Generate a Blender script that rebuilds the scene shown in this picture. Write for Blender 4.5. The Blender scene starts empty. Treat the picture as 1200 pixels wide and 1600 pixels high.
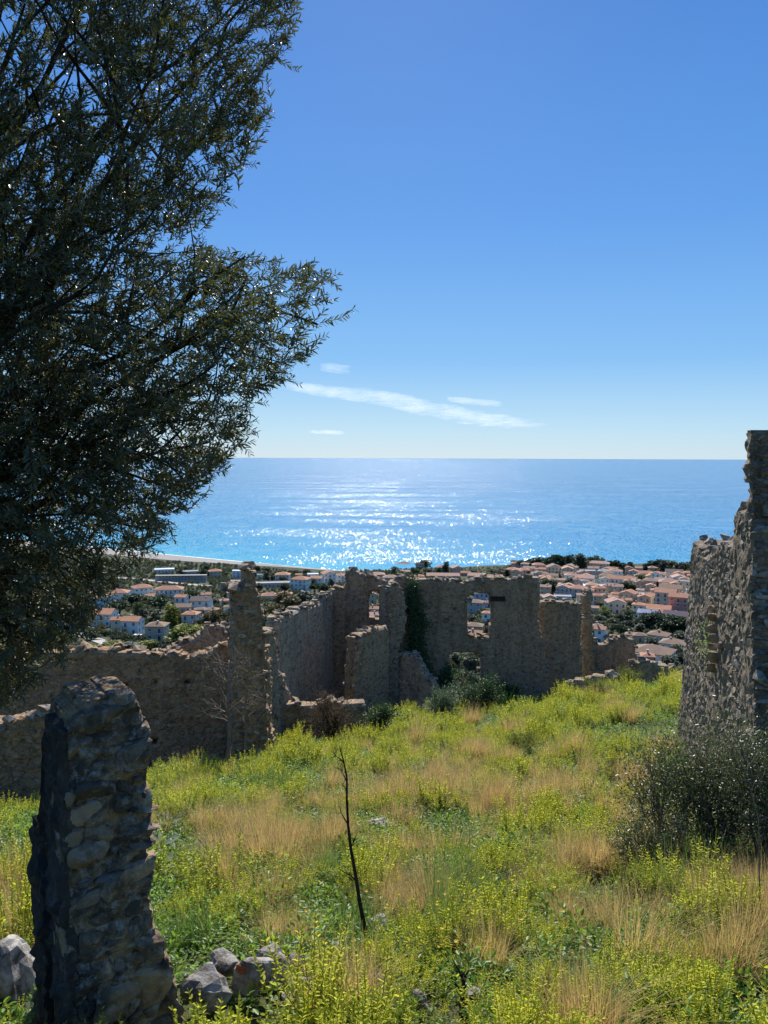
import bpy, bmesh, math, random
import numpy as np
from mathutils import Vector, Matrix, Euler, noise

R = math.radians
S = bpy.context.scene
COL = S.collection
rnd = random.Random(11)
nrs = np.random.RandomState(5)

# ------------------------------------------------------------------ camera, sky, sun
FPX = 1202.0                    # focal length in pixels of the 1200 x 1600 picture
cam_d = bpy.data.cameras.new('camera')
cam = bpy.data.objects.new('camera', cam_d)
COL.objects.link(cam)
cam_d.sensor_fit = 'VERTICAL'
cam_d.sensor_height = 36.0
cam_d.lens = FPX / 1600.0 * 36.0
cam_d.clip_start = 0.05
cam_d.clip_end = 400000
CAMROT = Euler((R(90 - 4.05), 0, 0)).to_matrix() @ Matrix.Rotation(R(0.22), 3, 'Z')
cam.matrix_world = CAMROT.to_4x4()
S.camera = cam

SUN_EL, SUN_AZ = 39.0, 0.3     # azimuth from +Y towards +X
w = bpy.data.worlds.new('World')
S.world = w
w.use_nodes = True
wn = w.node_tree
wn.nodes.clear()
sky_n = wn.nodes.new('ShaderNodeTexSky')
sky_n.sky_type = 'NISHITA'
sky_n.sun_disc = False
sky_n.sun_elevation = R(SUN_EL)
sky_n.sun_rotation = R(SUN_AZ)
sky_n.altitude = 120
sky_n.air_density = 1.0
sky_n.dust_density = 0.25
sky_n.ozone_density = 3.2
# the Nishita sky reads too yellow at the horizon for this clear spring sky: most of its colour is replaced by a smooth blue gradient over elevation
tc = wn.nodes.new('ShaderNodeTexCoord')
sxyz = wn.nodes.new('ShaderNodeSeparateXYZ')
wn.links.new(tc.outputs['Generated'], sxyz.inputs[0])
srm = wn.nodes.new('ShaderNodeValToRGB')
SKY = [(0.0, (0.50, 0.70, 0.86)), (0.035, (0.40, 0.655, 0.88)), (0.12, (0.18, 0.465, 0.86)), (0.28, (0.085, 0.315, 0.80)), (0.50, (0.042, 0.215, 0.67)), (1.0, (0.04, 0.17, 0.54))]
els = srm.color_ramp.elements
while len(els) < len(SKY): els.new(0.5)
for e_, (p_, c_) in zip(els, SKY):
    e_.position = p_; e_.color = (*c_, 1)
wn.links.new(sxyz.outputs[2], srm.inputs[0])
ssc = wn.nodes.new('ShaderNodeVectorMath'); ssc.operation = 'SCALE'
wn.links.new(srm.outputs[0], ssc.inputs[0]); ssc.inputs['Scale'].default_value = 6.5
smx = wn.nodes.new('ShaderNodeMix'); smx.data_type = 'RGBA'
smx.inputs[0].default_value = 0.86
wn.links.new(sky_n.outputs[0], smx.inputs[6]); wn.links.new(ssc.outputs[0], smx.inputs[7])
bg = wn.nodes.new('ShaderNodeBackground')
bg.inputs['Strength'].default_value = 0.10
wo = wn.nodes.new('ShaderNodeOutputWorld')
wn.links.new(smx.outputs[2], bg.inputs[0])
wn.links.new(bg.outputs[0], wo.inputs[0])

sun_d = bpy.data.lights.new('sun', 'SUN')
sun_d.energy = 5.0
sun_d.angle = R(0.5)
sun_d.color = (1.0, 0.95, 0.87)
sun = bpy.data.objects.new('sun', sun_d)
COL.objects.link(sun)
sd = Vector((math.sin(R(SUN_AZ)) * math.cos(R(SUN_EL)), math.cos(R(SUN_AZ)) * math.cos(R(SUN_EL)), math.sin(R(SUN_EL))))
sun.rotation_euler = sd.to_track_quat('Z', 'Y').to_euler()
sun.location = (0, 0, 60)

vs = S.view_settings
vs.view_transform = 'Standard'
vs.look = 'None'
vs.exposure = 0.58
vs.gamma = 1.0
vs.use_curve_mapping = False
S.render.engine = 'CYCLES'
S.cycles.max_bounces = 8
S.cycles.transparent_max_bounces = 12
S.cycles.sample_clamp_indirect = 6.0
S.cycles.use_denoising = True

# ------------------------------------------------------------------ helpers
def raydir(px, py):
    return CAMROT @ Vector(((px - 600) / FPX, -(py - 800) / FPX, -1.0))

CRI = CAMROT.inverted()
def project(p):
    v = CRI @ Vector(p)
    if v.z > -0.01:
        return (-9999, -9999)
    return (600 + FPX * v.x / -v.z, 800 - FPX * v.y / -v.z)

def at_depth(px, py, d):
    r = raydir(px, py)
    return r * (d / r.y)

def tag(o, label=None, cat=None, group=None, kind=None):
    if label: o['label'] = label
    if cat: o['category'] = cat
    if group: o['group'] = group
    if kind: o['kind'] = kind
    return o

def empty(name, loc, rz=0.0):
    o = bpy.data.objects.new(name, None)
    o.empty_display_size = 0.2
    o.location = loc
    o.rotation_euler = (0, 0, rz)
    COL.objects.link(o)
    return o

def link(name, me, mats=(), parent=None, loc=None, smooth=False):
    if mats and not me.materials:
        for m in (mats if isinstance(mats, (list, tuple)) else [mats]):
            me.materials.append(m)
    o = bpy.data.objects.new(name, me)
    COL.objects.link(o)
    if parent is not None:
        o.parent = parent
    if loc is not None:
        o.location = loc
    if smooth:
        me.polygons.foreach_set('use_smooth', [True] * len(me.polygons))
    return o

def pymesh(name, v, f, mi=None):
    me = bpy.data.meshes.new(name)
    me.from_pydata([tuple(x) for x in v], [], f)
    if mi is not None:
        me.polygons.foreach_set('material_index', mi)
    me.update()
    return me

def npmesh(name, verts, quads):
    """verts (N,3), quads (M,4)"""
    me = bpy.data.meshes.new(name)
    n, m = len(verts), len(quads)
    me.vertices.add(n)
    me.vertices.foreach_set('co', np.ascontiguousarray(verts, dtype=np.float32).ravel())
    me.loops.add(m * 4)
    me.loops.foreach_set('vertex_index', np.ascontiguousarray(quads, dtype=np.int32).ravel())
    me.polygons.add(m)
    me.polygons.foreach_set('loop_start', np.arange(0, m * 4, 4, dtype=np.int32))
    me.update(calc_edges=True)
    return me

def smoothstep(a, b, x):
    t = min(1.0, max(0.0, (x - a) / (b - a)))
    return t * t * (3 - 2 * t)

def lerp_tab(tab, x):
    if x <= tab[0][0]: return tab[0][1]
    for (a, va), (b, vb) in zip(tab, tab[1:]):
        if x <= b:
            return va + (vb - va) * (x - a) / (b - a)
    return tab[-1][1]

# ------------------------------------------------------------------ ground shape (eye at z = 0, sea at z = -130)
SEA = -130.0
PROFILE = [(-80, 14), (-6, -0.9), (0, -1.7), (2, -2.3), (3, -2.85), (4, -3.3), (38, -12.5), (60, -19.8), (100, -36), (200, -63),
           (350, -82), (500, -97)]
SHORE = [(-3000, 2200), (-900, 1420), (-500, 1150), (-281, 1012), (-156, 938), (-51, 879), (0, 882), (60, 905), (156, 938), (300, 950), (500, 965), (1200, 900), (3000, 700)]
COAST = [(0, -97), (0.5, -113), (0.8, -123.5), (0.93, -128.2), (1.0, -130.0), (1.08, -135), (2.0, -170)]

def ground(x, y):
    if y < 500:
        z = lerp_tab(PROFILE, y)
        if y < 70:
            left = max(0.0, -x - 2.7)
            z -= 0.17 * min(left, 8) * smoothstep(6, 15, y) * (1 - smoothstep(40, 70, y))
            z -= 0.42 * smoothstep(15, 21, y) * (1 - smoothstep(26, 31, y)) * smoothstep(1.2, -1.6, x) if x < 1.2 else 0.0
            right = max(0.0, x - 3.0)
            z += min(1.4, 0.22 * right) * smoothstep(8, 15, y) * (1 - smoothstep(27, 33, y))
            if 1.5 < y:
                z += 0.16 * noise.noise((x * 0.55, y * 0.55, 3.1)) * smoothstep(3, 8, y) + 0.04 * noise.noise((x * 2.1, y * 2.1, 1.7))
        else:
            z += 2.2 * noise.noise((x * 0.012, y * 0.012, 5.0)) * smoothstep(80, 200, y)
        return z
    sh = lerp_tab(SHORE, x)
    t = (y - 500) / (sh - 500)
    k = 1 - smoothstep(0.75, 0.98, t)
    return lerp_tab(COAST, t) + 2.2 * noise.noise((x * 0.012, y * 0.012, 5.0)) * k

def at(px, py, start=2.0):
    """the ground point seen at a pixel of the picture"""
    r = raydir(px, py)
    r = r / r.y
    d = start
    while d < 1600:
        if r.z * d < ground(r.x * d, d):
            lo, hi = d / 1.01 - 0.05, d
            for _ in range(14):
                m = (lo + hi) / 2
                if r.z * m < ground(r.x * m, m): hi = m
                else: lo = m
            d = hi
            return Vector((r.x * d, d, ground(r.x * d, d)))
        d = d * 1.01 + 0.05
    return Vector((r.x * 900, 900, SEA))

# ------------------------------------------------------------------ materials
class NT:
    def __init__(self, name):
        self.m = bpy.data.materials.new(name)
        self.m.use_nodes = True
        self.t = self.m.node_tree
        self.t.nodes.clear()
        self.out = self.t.nodes.new('ShaderNodeOutputMaterial')
    def n(self, typ, **kw):
        x = self.t.nodes.new('ShaderNode' + typ)
        for k, v in kw.items():
            if k.startswith('i_'):
                x.inputs[k[2:].replace('_', ' ')].default_value = v
            else:
                setattr(x, k, v)
        return x
    def l(self, a, b):
        self.t.links.new(a, b)
    def ramp(self, fac, stops, interp='LINEAR'):
        r = self.n('ValToRGB')
        r.color_ramp.interpolation = interp
        el = r.color_ramp.elements
        while len(el) < len(stops): el.new(0.5)
        for e, (p, c) in zip(el, stops):
            e.position = p
            e.color = (c[0], c[1], c[2], 1)
        self.l(fac, r.inputs[0])
        return r.outputs[0]
    def mix(self, fac, a, b, typ='MIX'):
        x = self.n('Mix', data_type='RGBA', blend_type=typ)
        for s, v in ((0, fac), (6, a), (7, b)):
            if hasattr(v, 'links'): self.l(v, x.inputs[s])
            elif s == 0: x.inputs[0].default_value = v
            else: x.inputs[s].default_value = (v[0], v[1], v[2], 1)
        return x.outputs[2]
    def math(self, op, a, b=0.0, c=0.0):
        x = self.n('Math', operation=op)
        for i, v in enumerate((a, b, c)):
            if hasattr(v, 'links'): self.l(v, x.inputs[i])
            else: x.inputs[i].default_value = v
        return x.outputs[0]
    def noise(self, scale, detail=4, rough=0.6, vec=None, out=0):
        x = self.n('TexNoise')
        x.inputs['Scale'].default_value = scale
        x.inputs['Detail'].default_value = detail
        x.inputs['Roughness'].default_value = rough
        if vec is not None: self.l(vec, x.inputs['Vector'])
        return x.outputs[out]
    def pos(self):
        return self.n('NewGeometry').outputs['Position']
    def bump(self, h, strength, dist):
        x = self.n('Bump')
        x.inputs['Strength'].default_value = strength
        x.inputs['Distance'].default_value = dist
        self.l(h, x.inputs['Height'])
        return x.outputs[0]
    def bsdf(self, color, rough=0.9, normal=None, spec=0.25):
        b = self.n('BsdfPrincipled')
        if hasattr(color, 'links'): self.l(color, b.inputs['Base Color'])
        else: b.inputs['Base Color'].default_value = (*color, 1)
        if hasattr(rough, 'links'): self.l(rough, b.inputs['Roughness'])
        else: b.inputs['Roughness'].default_value = rough
        b.inputs['Specular IOR Level'].default_value = spec
        if normal is not None: self.l(normal, b.inputs['Normal'])
        return b.outputs[0]
    def done(self, shader):
        self.l(shader, self.out.inputs[0])
        return self.m

def rnd_fac(t):
    a = t.n('ObjectInfo').outputs['Random']
    b = t.n('NewGeometry').outputs['Random Per Island']
    return t.math('FRACT', t.math('ADD', a, b))

def m_stone(name, cols, lichen=(0.42, 0.41, 0.37), lich=0.5, fine=26, bumpd=0.02, dirt=(0.09, 0.075, 0.06)):
    t = NT(name)
    p = t.pos()
    f = rnd_fac(t)
    c = t.ramp(f, [(i / (len(cols) - 1), c) for i, c in enumerate(cols)])
    n1 = t.noise(5, 6, 0.65, p)
    c = t.mix(t.ramp(n1, [(0.42, (0, 0, 0)), (0.62, (1, 1, 1))]), c, dirt)
    n2 = t.noise(14, 6, 0.7, p)
    k = t.ramp(n2, [(0.53, (0, 0, 0)), (0.66, (lich,) * 3)])
    c = t.mix(k, c, lichen)
    nb = t.noise(fine, 8, 0.72, p)
    return t.done(t.bsdf(c, 0.93, t.bump(nb, 0.8, bumpd), 0.2))

def m_core(name, cols, scale=4.5, stain=(0.30, 0.15, 0.06), stain_amt=0.5, crack=(0.07, 0.06, 0.05), bumpd=0.05):
    t = NT(name)
    p = t.pos()
    warp = t.n('VectorMath', operation='MULTIPLY_ADD')
    t.l(t.noise(3.0, 3, 0.6, p, 1), warp.inputs[0])
    warp.inputs[1].default_value = (0.5, 0.5, 0.3)
    t.l(p, warp.inputs[2])
    mp = t.n('Mapping')
    mp.inputs['Scale'].default_value = (1.0, 1.0, 1.8)
    t.l(warp.outputs[0], mp.inputs['Vector'])
    v = t.n('TexVoronoi', feature='F1')
    v.inputs['Scale'].default_value = scale
    t.l(mp.outputs[0], v.inputs['Vector'])
    e = t.n('TexVoronoi', feature='DISTANCE_TO_EDGE')
    e.inputs['Scale'].default_value = scale
    t.l(mp.outputs[0], e.inputs['Vector'])
    sep = t.n('SeparateColor')
    t.l(v.outputs['Color'], sep.inputs[0])
    c = t.ramp(sep.outputs[0], [(i / (len(cols) - 1), q) for i, q in enumerate(cols)])
    big = t.noise(0.9, 5, 0.6, p)
    c = t.mix(t.ramp(big, [(0.48, (0, 0, 0)), (0.68, (stain_amt,) * 3)]), c, stain)
    med = t.noise(7, 6, 0.7, p)
    plaster = t.ramp(t.noise(1.7, 5, 0.65, p), [(0.45, (0, 0, 0)), (0.58, (0.85,) * 3)])
    c = t.mix(plaster, c, tuple(min(0.6, x * 1.18) for x in cols[len(cols) // 2]))
    ms_ = t.n('Mapping'); ms_.inputs['Scale'].default_value = (1.6, 1.6, 0.28); t.l(p, ms_.inputs['Vector'])
    c = t.mix(t.ramp(t.noise(1.5, 5, 0.65, ms_.outputs[0]), [(0.50, (0, 0, 0)), (0.64, (0.6,) * 3)]), c, tuple(x * 0.42 for x in cols[0]))
    c = t.mix(t.ramp(med, [(0.35, (0.75,) * 3), (0.5, (0, 0, 0))]), c, crack)
    edge = t.ramp(e.outputs['Distance'], [(0.0, (0, 0, 0)), (0.09, (1, 1, 1))])
    c = t.mix(t.math('MULTIPLY', t.math('SUBTRACT', 1.0, edge), t.ramp(t.noise(2.3, 4, 0.6, p), [(0.4, (0, 0, 0)), (0.65, (0.4,) * 3)])), c, crack)
    c = t.mix(t.ramp(t.noise(19, 6, 0.75, p), [(0.5, (0, 0, 0)), (0.68, (0.55,) * 3)]), c, tuple(min(1, x * 1.7) for x in cols[0]))
    h = t.math('ADD', t.math('MULTIPLY', edge, 0.35), t.math('ADD', t.math('MULTIPLY', t.noise(9, 8, 0.75, p), 0.9), t.math('MULTIPLY', t.noise(30, 6, 0.7, p), 0.4)))
    return t.done(t.bsdf(c, 0.95, t.bump(h, 0.9, bumpd), 0.15))

def m_leaf(name, cols, trans=0.4, rough=0.5, spec=0.4, patch=None, pscale=0.5, tcol=None):
    """leaf: diffuse + translucent + a sheen; cols by island, patch = second set by place"""
    t = NT(name)
    f = t.n('NewGeometry').outputs['Random Per Island']
    c = t.ramp(f, [(i / max(1, len(cols) - 1), q) for i, q in enumerate(cols)])
    if patch:
        loc = t.n('ObjectInfo').outputs['Location']
        f2 = t.ramp(t.noise(pscale, 3, 0.6, loc), [(0.40, (0, 0, 0)), (0.60, (1, 1, 1))])
        c2 = t.ramp(f, [(i / max(1, len(patch) - 1), q) for i, q in enumerate(patch)])
        c = t.mix(f2, c, c2)
        r = t.n('ObjectInfo').outputs['Random']
        c = t.mix(t.math('MULTIPLY', r, 0.35), c, (0.05, 0.10, 0.02))
    b = t.n('BsdfPrincipled')
    t.l(c, b.inputs['Base Color'])
    b.inputs['Roughness'].default_value = rough
    b.inputs['Specular IOR Level'].default_value = spec
    tr = t.n('BsdfTranslucent')
    if tcol:
        t.l(t.mix(0.6, c, tcol), tr.inputs[0])
    else:
        t.l(c, tr.inputs[0])
    ms = t.n('MixShader')
    ms.inputs[0].default_value = trans
    t.l(b.outputs[0], ms.inputs[1])
    t.l(tr.outputs[0], ms.inputs[2])
    return t.done(ms.outputs[0])

def m_plain(name, col, rough=0.8, var=0.15, scale=3.0, spec=0.3, bump=None):
    t = NT(name)
    p = t.pos()
    n = t.noise(scale, 5, 0.6, p)
    dark = tuple(x * (1 - var * 2) for x in col)
    c = t.mix(t.ramp(n, [(0.35, (1, 1, 1)), (0.65, (0, 0, 0))]), col, dark)
    nb = t.bump(t.noise(bump[0], 5, 0.6, p), bump[1], bump[2]) if bump else None
    return t.done(t.bsdf(c, rough, nb, spec))

M = {}
M['pillar_stone'] = m_stone('pillar stone', [(0.12, 0.09, 0.066), (0.38, 0.26, 0.155), (0.20, 0.145, 0.105), (0.46, 0.30, 0.16), (0.30, 0.24, 0.185), (0.15, 0.115, 0.085)], lichen=(0.50, 0.42, 0.32), lich=0.6, fine=34, bumpd=0.025, dirt=(0.09, 0.068, 0.048))
M['pillar_core'] = m_stone('pillar masonry', [(0.22, 0.17, 0.125), (0.25, 0.19, 0.135)], lichen=(0.40, 0.34, 0.26), lich=0.8, fine=34, bumpd=0.03, dirt=(0.085, 0.07, 0.058))
t = NT('pillar masonry')
p = t.pos()
c = t.ramp(t.noise(3.1, 5, 0.6, p), [(0.34, (0.10, 0.074, 0.053)), (0.45, (0.26, 0.172, 0.10)), (0.56, (0.48, 0.30, 0.145)), (0.68, (0.26, 0.19, 0.13))])
c = t.mix(t.ramp(t.noise(9, 7, 0.72, p), [(0.40, (0.8,) * 3), (0.56, (0, 0, 0))]), c, (0.075, 0.062, 0.05))
c = t.mix(t.ramp(t.noise(17, 7, 0.75, p), [(0.50, (0, 0, 0)), (0.66, (0.85,) * 3)]), c, (0.58, 0.51, 0.42))
M['pillar_core'] = t.done(t.bsdf(c, 0.94, t.bump(t.noise(30, 9, 0.75, p), 0.9, 0.03), 0.2))
M['pillar_render'] = m_stone('weathered shade-darkened render', [(0.085, 0.068, 0.055), (0.10, 0.08, 0.062)], lichen=(0.20, 0.165, 0.13), lich=0.6, fine=26, bumpd=0.04, dirt=(0.05, 0.042, 0.036))  # dirt plus the shade of the cheek, both put into this dark colour
M['ruin_core'] = m_core('ruin masonry', [(0.338, 0.237, 0.14), (0.425, 0.303, 0.18), (0.362, 0.259, 0.158), (0.275, 0.198, 0.122), (0.488, 0.352, 0.207)], stain=(0.25, 0.21, 0.165), stain_amt=0.3)
M['ruin_stone'] = m_stone('ruin stone', [(0.338, 0.242, 0.149), (0.475, 0.336, 0.198), (0.3, 0.22, 0.144), (0.413, 0.297, 0.176), (0.237, 0.176, 0.117), (0.55, 0.407, 0.252)], lich=0.4)
M['orange_core'] = m_core('orange stained masonry', [(0.375, 0.237, 0.126), (0.463, 0.27, 0.131), (0.375, 0.248, 0.14), (0.312, 0.209, 0.126), (0.525, 0.33, 0.171)], stain=(0.36, 0.19, 0.085), stain_amt=0.75)
M['orange_stone'] = m_stone('warm wall stone', [(0.362, 0.242, 0.144), (0.5, 0.314, 0.162), (0.338, 0.237, 0.149), (0.45, 0.281, 0.144), (0.55, 0.396, 0.234)], lich=0.35)
M['lit_core'] = m_core('sun-tinted pale masonry', [(0.375, 0.275, 0.162), (0.45, 0.319, 0.18), (0.325, 0.242, 0.153), (0.413, 0.286, 0.153)], stain=(0.33, 0.22, 0.12), stain_amt=0.4)  # paler, warmer copy of the ruin masonry: sunlight painted into the colour
M['plaster_core'] = m_core('grey plastered masonry', [(0.425, 0.325, 0.216), (0.463, 0.358, 0.239), (0.388, 0.303, 0.203), (0.5, 0.385, 0.257)], stain=(0.2, 0.18, 0.16), stain_amt=0.4, scale=3)
M['grey_core'] = m_core('grey lichened masonry', [(0.242, 0.19, 0.13), (0.3, 0.238, 0.165), (0.252, 0.198, 0.137), (0.184, 0.146, 0.103), (0.358, 0.286, 0.203)], stain=(0.17, 0.15, 0.125), scale=9)
M['grey_stone'] = m_stone('grey lichened stone', [(0.281, 0.224, 0.161), (0.391, 0.315, 0.227), (0.251, 0.201, 0.145), (0.341, 0.274, 0.192), (0.451, 0.374, 0.278)], lich=0.6, lichen=(0.46, 0.45, 0.42))
M['rock'] = m_stone('field rock', [(0.40, 0.37, 0.33), (0.52, 0.48, 0.43), (0.32, 0.295, 0.265), (0.56, 0.53, 0.48)], lich=0.5, lichen=(0.5, 0.49, 0.46), fine=30)
M['brick_red'] = m_plain('broken red brick', (0.34, 0.12, 0.06), 0.9, 0.2, 20)

M['olive_leaf'] = m_leaf('olive leaf', [(0.070, 0.076, 0.040), (0.105, 0.108, 0.052), (0.055, 0.062, 0.033), (0.17, 0.172, 0.125)], trans=0.18, rough=0.5, spec=0.4, tcol=(0.22, 0.24, 0.04))
M['olive_bark'] = m_plain('olive bark', (0.075, 0.06, 0.045), 0.95, 0.3, 12, 0.1, bump=(30, 0.8, 0.02))
M['weed'] = m_leaf('field herb leaf', [(0.36, 0.392, 0.062), (0.465, 0.462, 0.075), (0.27, 0.336, 0.069)], trans=0.55, rough=0.5, spec=0.3, patch=[(0.135, 0.224, 0.05), (0.195, 0.294, 0.062), (0.112, 0.196, 0.05)], pscale=1.1, tcol=(0.63, 0.7, 0.037))
M['weed_tip'] = m_leaf('yellow green herb tip', [(0.525, 0.537, 0.06), (0.625, 0.586, 0.072), (0.425, 0.5, 0.06)], trans=0.5, rough=0.6, spec=0.2, tcol=(0.775, 0.756, 0.048))
M['herb_green'] = m_leaf('low green herb leaf', [(0.131, 0.243, 0.039), (0.174, 0.311, 0.046), (0.102, 0.189, 0.039)], trans=0.5, rough=0.45, spec=0.35, tcol=(0.261, 0.405, 0.026))
M['grass_green'] = m_leaf('green grass blade', [(0.098, 0.189, 0.036), (0.154, 0.243, 0.048), (0.196, 0.243, 0.06)], trans=0.45, rough=0.5)
M['grass_gold'] = m_leaf('dry golden grass blade', [(0.55, 0.36, 0.13), (0.62, 0.44, 0.18), (0.42, 0.33, 0.11), (0.57, 0.34, 0.13)], trans=0.45, rough=0.6, spec=0.25, tcol=(0.62, 0.47, 0.18))
M['shrub_dark'] = m_leaf('dark glossy shrub leaf', [(0.075, 0.101, 0.036), (0.106, 0.135, 0.046), (0.15, 0.169, 0.06)], trans=0.3, rough=0.38, spec=0.5)
M['shrub_grey'] = m_leaf('grey green shrub leaf', [(0.104, 0.156, 0.078), (0.143, 0.195, 0.102), (0.078, 0.13, 0.06)], trans=0.35, rough=0.5)
M['shrub_deep'] = m_leaf('deep green shrub leaf', [(0.035, 0.077, 0.023), (0.056, 0.112, 0.033), (0.042, 0.084, 0.026)], trans=0.25, rough=0.5)
M['mullein'] = m_leaf('felted grey leaf', [(0.16, 0.21, 0.14), (0.20, 0.25, 0.17), (0.13, 0.18, 0.11)], trans=0.25, rough=0.8, spec=0.1)
M['brown_leaf'] = m_leaf('dry brown leaf', [(0.13, 0.09, 0.055), (0.09, 0.065, 0.04), (0.18, 0.13, 0.08)], trans=0.3, rough=0.8, spec=0.1)
M['petal'] = m_leaf('yellow petal', [(0.75, 0.5, 0.02), (0.8, 0.58, 0.03)], trans=0.4, rough=0.6)
M['dry_wood'] = m_plain('burnt dry wood', (0.05, 0.038, 0.03), 0.95, 0.25, 15, 0.1, bump=(40, 0.6, 0.01))
M['twig'] = m_plain('pale dry twig', (0.25, 0.20, 0.155), 0.95, 0.2, 15, 0.1)
for k, c, tc in (('pine', [(0.045, 0.074, 0.034), (0.066, 0.10, 0.044), (0.038, 0.063, 0.031)], None),
                 ('broad', [(0.09, 0.125, 0.05), (0.12, 0.16, 0.06), (0.075, 0.11, 0.045)], None),
                 ('greyolive', [(0.085, 0.10, 0.06), (0.11, 0.13, 0.085), (0.065, 0.08, 0.048)], None),
                 ('lime', [(0.17, 0.20, 0.035), (0.22, 0.24, 0.04), (0.13, 0.17, 0.035)], (0.3, 0.33, 0.03)),
                 ('autumn', [(0.14, 0.115, 0.05), (0.17, 0.14, 0.06), (0.10, 0.095, 0.045)], None),
                 ('palm', [(0.045, 0.07, 0.03), (0.06, 0.09, 0.035)], None)):
    M[k] = m_leaf(k + ' foliage', c, trans=0.25, rough=0.6, spec=0.2, tcol=tc)
M['bark'] = m_plain('grey brown bark', (0.10, 0.08, 0.06), 0.95, 0.2, 2)

# soil and far plain
t = NT('field soil')
p = t.pos()
c = t.ramp(t.noise(1.2, 6, 0.65, p), [(0.3, (0.05, 0.07, 0.02)), (0.5, (0.08, 0.10, 0.03)), (0.7, (0.11, 0.085, 0.05))])
M['soil'] = t.done(t.bsdf(c, 0.95, t.bump(t.noise(9, 7, 0.7, p), 1.0, 0.08), 0.1))
t = NT('coastal plain')
p = t.pos()
c = t.ramp(t.noise(0.022, 7, 0.65, p), [(0.30, (0.035, 0.048, 0.026)), (0.48, (0.055, 0.065, 0.036)), (0.62, (0.085, 0.088, 0.052)), (0.74, (0.14, 0.13, 0.095))])
c = t.mix(t.ramp(t.noise(0.25, 5, 0.7, p), [(0.42, (0, 0, 0)), (0.6, (0.6,) * 3)]), c, (0.05, 0.065, 0.03))
M['plain'] = t.done(t.bsdf(c, 0.95, t.bump(t.noise(0.5, 5, 0.7, p), 1.0, 1.0), 0.1))
M['sand'] = m_plain('grey beach sand', (0.27, 0.255, 0.235), 0.95, 0.08, 0.05)
M['gravel'] = m_plain('pale gravel', (0.42, 0.40, 0.36), 0.95, 0.12, 0.15)
M['asphalt'] = m_plain('worn asphalt', (0.16, 0.155, 0.15), 0.95, 0.1, 0.3)
M['foam'] = m_plain('surf foam', (0.85, 0.87, 0.88), 0.7, 0.05, 0.2)

# sea
t = NT('sea water')
p = t.pos()
def slope_noise(scale_xyz, k, detail=2):
    mp = t.n('Mapping')
    mp.inputs['Scale'].default_value = scale_xyz
    t.l(p, mp.inputs['Vector'])
    n = t.noise(1.0, detail, 0.5, mp.outputs[0], 1)
    s = t.n('VectorMath', operation='SUBTRACT')
    t.l(n, s.inputs[0]); s.inputs[1].default_value = (0.5, 0.5, 0.5)
    return s.outputs[0], k
def vmul(a, k):
    s = t.n('VectorMath', operation='SCALE')
    t.l(a, s.inputs[0])
    if hasattr(k, 'links'): t.l(k, s.inputs['Scale'])
    else: s.inputs['Scale'].default_value = k
    return s.outputs[0]
def vadd(a, b):
    s = t.n('VectorMath', operation='ADD')
    t.l(a, s.inputs[0]); t.l(b, s.inputs[1])
    return s.outputs[0]
mpb = t.n('Mapping')
mpb.inputs['Scale'].default_value = (0.0016, 0.0052, 0.0)
mpb.inputs['Rotation'].default_value = (0, 0, R(14))
t.l(p, mpb.inputs['Vector'])
band = t.noise(1.0, 5, 0.6, mpb.outputs[0])
mpc = t.n('Mapping')
mpc.inputs['Scale'].default_value = (0.0030, 0.0085, 0.0)
mpc.inputs['Rotation'].default_value = (0, 0, R(-24))
t.l(p, mpc.inputs['Vector'])
band = t.math('ADD', t.math('MULTIPLY', band, 0.55), t.math('MULTIPLY', t.noise(1.0, 4, 0.55, mpc.outputs[0]), 0.45))
bandk = t.ramp(band, [(0.40, (0.30,) * 3), (0.50, (0.95,) * 3), (0.64, (1.35,) * 3)])
fine, _ = slope_noise((0.85, 0.22, 0), 1, 1)
mid, _ = slope_noise((0.06, 0.03, 0), 1)
sl = vadd(vmul(fine, t.math('MULTIPLY', bandk, 1.22)), vmul(mid, 0.22))
sx = t.n('SeparateXYZ'); t.l(sl, sx.inputs[0])
cx = t.n('CombineXYZ'); t.l(sx.outputs[0], cx.inputs[0]); t.l(sx.outputs[1], cx.inputs[1]); cx.inputs[2].default_value = 1.0
nn = t.n('VectorMath', operation='NORMALIZE'); t.l(cx.outputs[0], nn.inputs[0])
sp = t.n('SeparateXYZ'); t.l(p, sp.inputs[0])
dist = t.math('ADD', sp.outputs[1], t.math('MULTIPLY', sp.outputs[0], 0.58))   # out from the beach
c = t.ramp(t.math('MULTIPLY', dist, 1 / 6000), [(0.13, (0.06, 0.44, 0.52)), (0.155, (0.02, 0.29, 0.46)), (0.24, (0.012, 0.20, 0.40)), (0.6, (0.010, 0.14, 0.32))])
bs = t.n('BsdfPrincipled')
t.l(c, bs.inputs['Base Color'])
bs.inputs['Roughness'].default_value = 0.14
bs.inputs['Specular IOR Level'].default_value = 0.36
bs.inputs['IOR'].default_value = 1.33
t.l(nn.outputs[0], bs.inputs['Normal'])
M['sea'] = t.done(bs.outputs[0])

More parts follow.
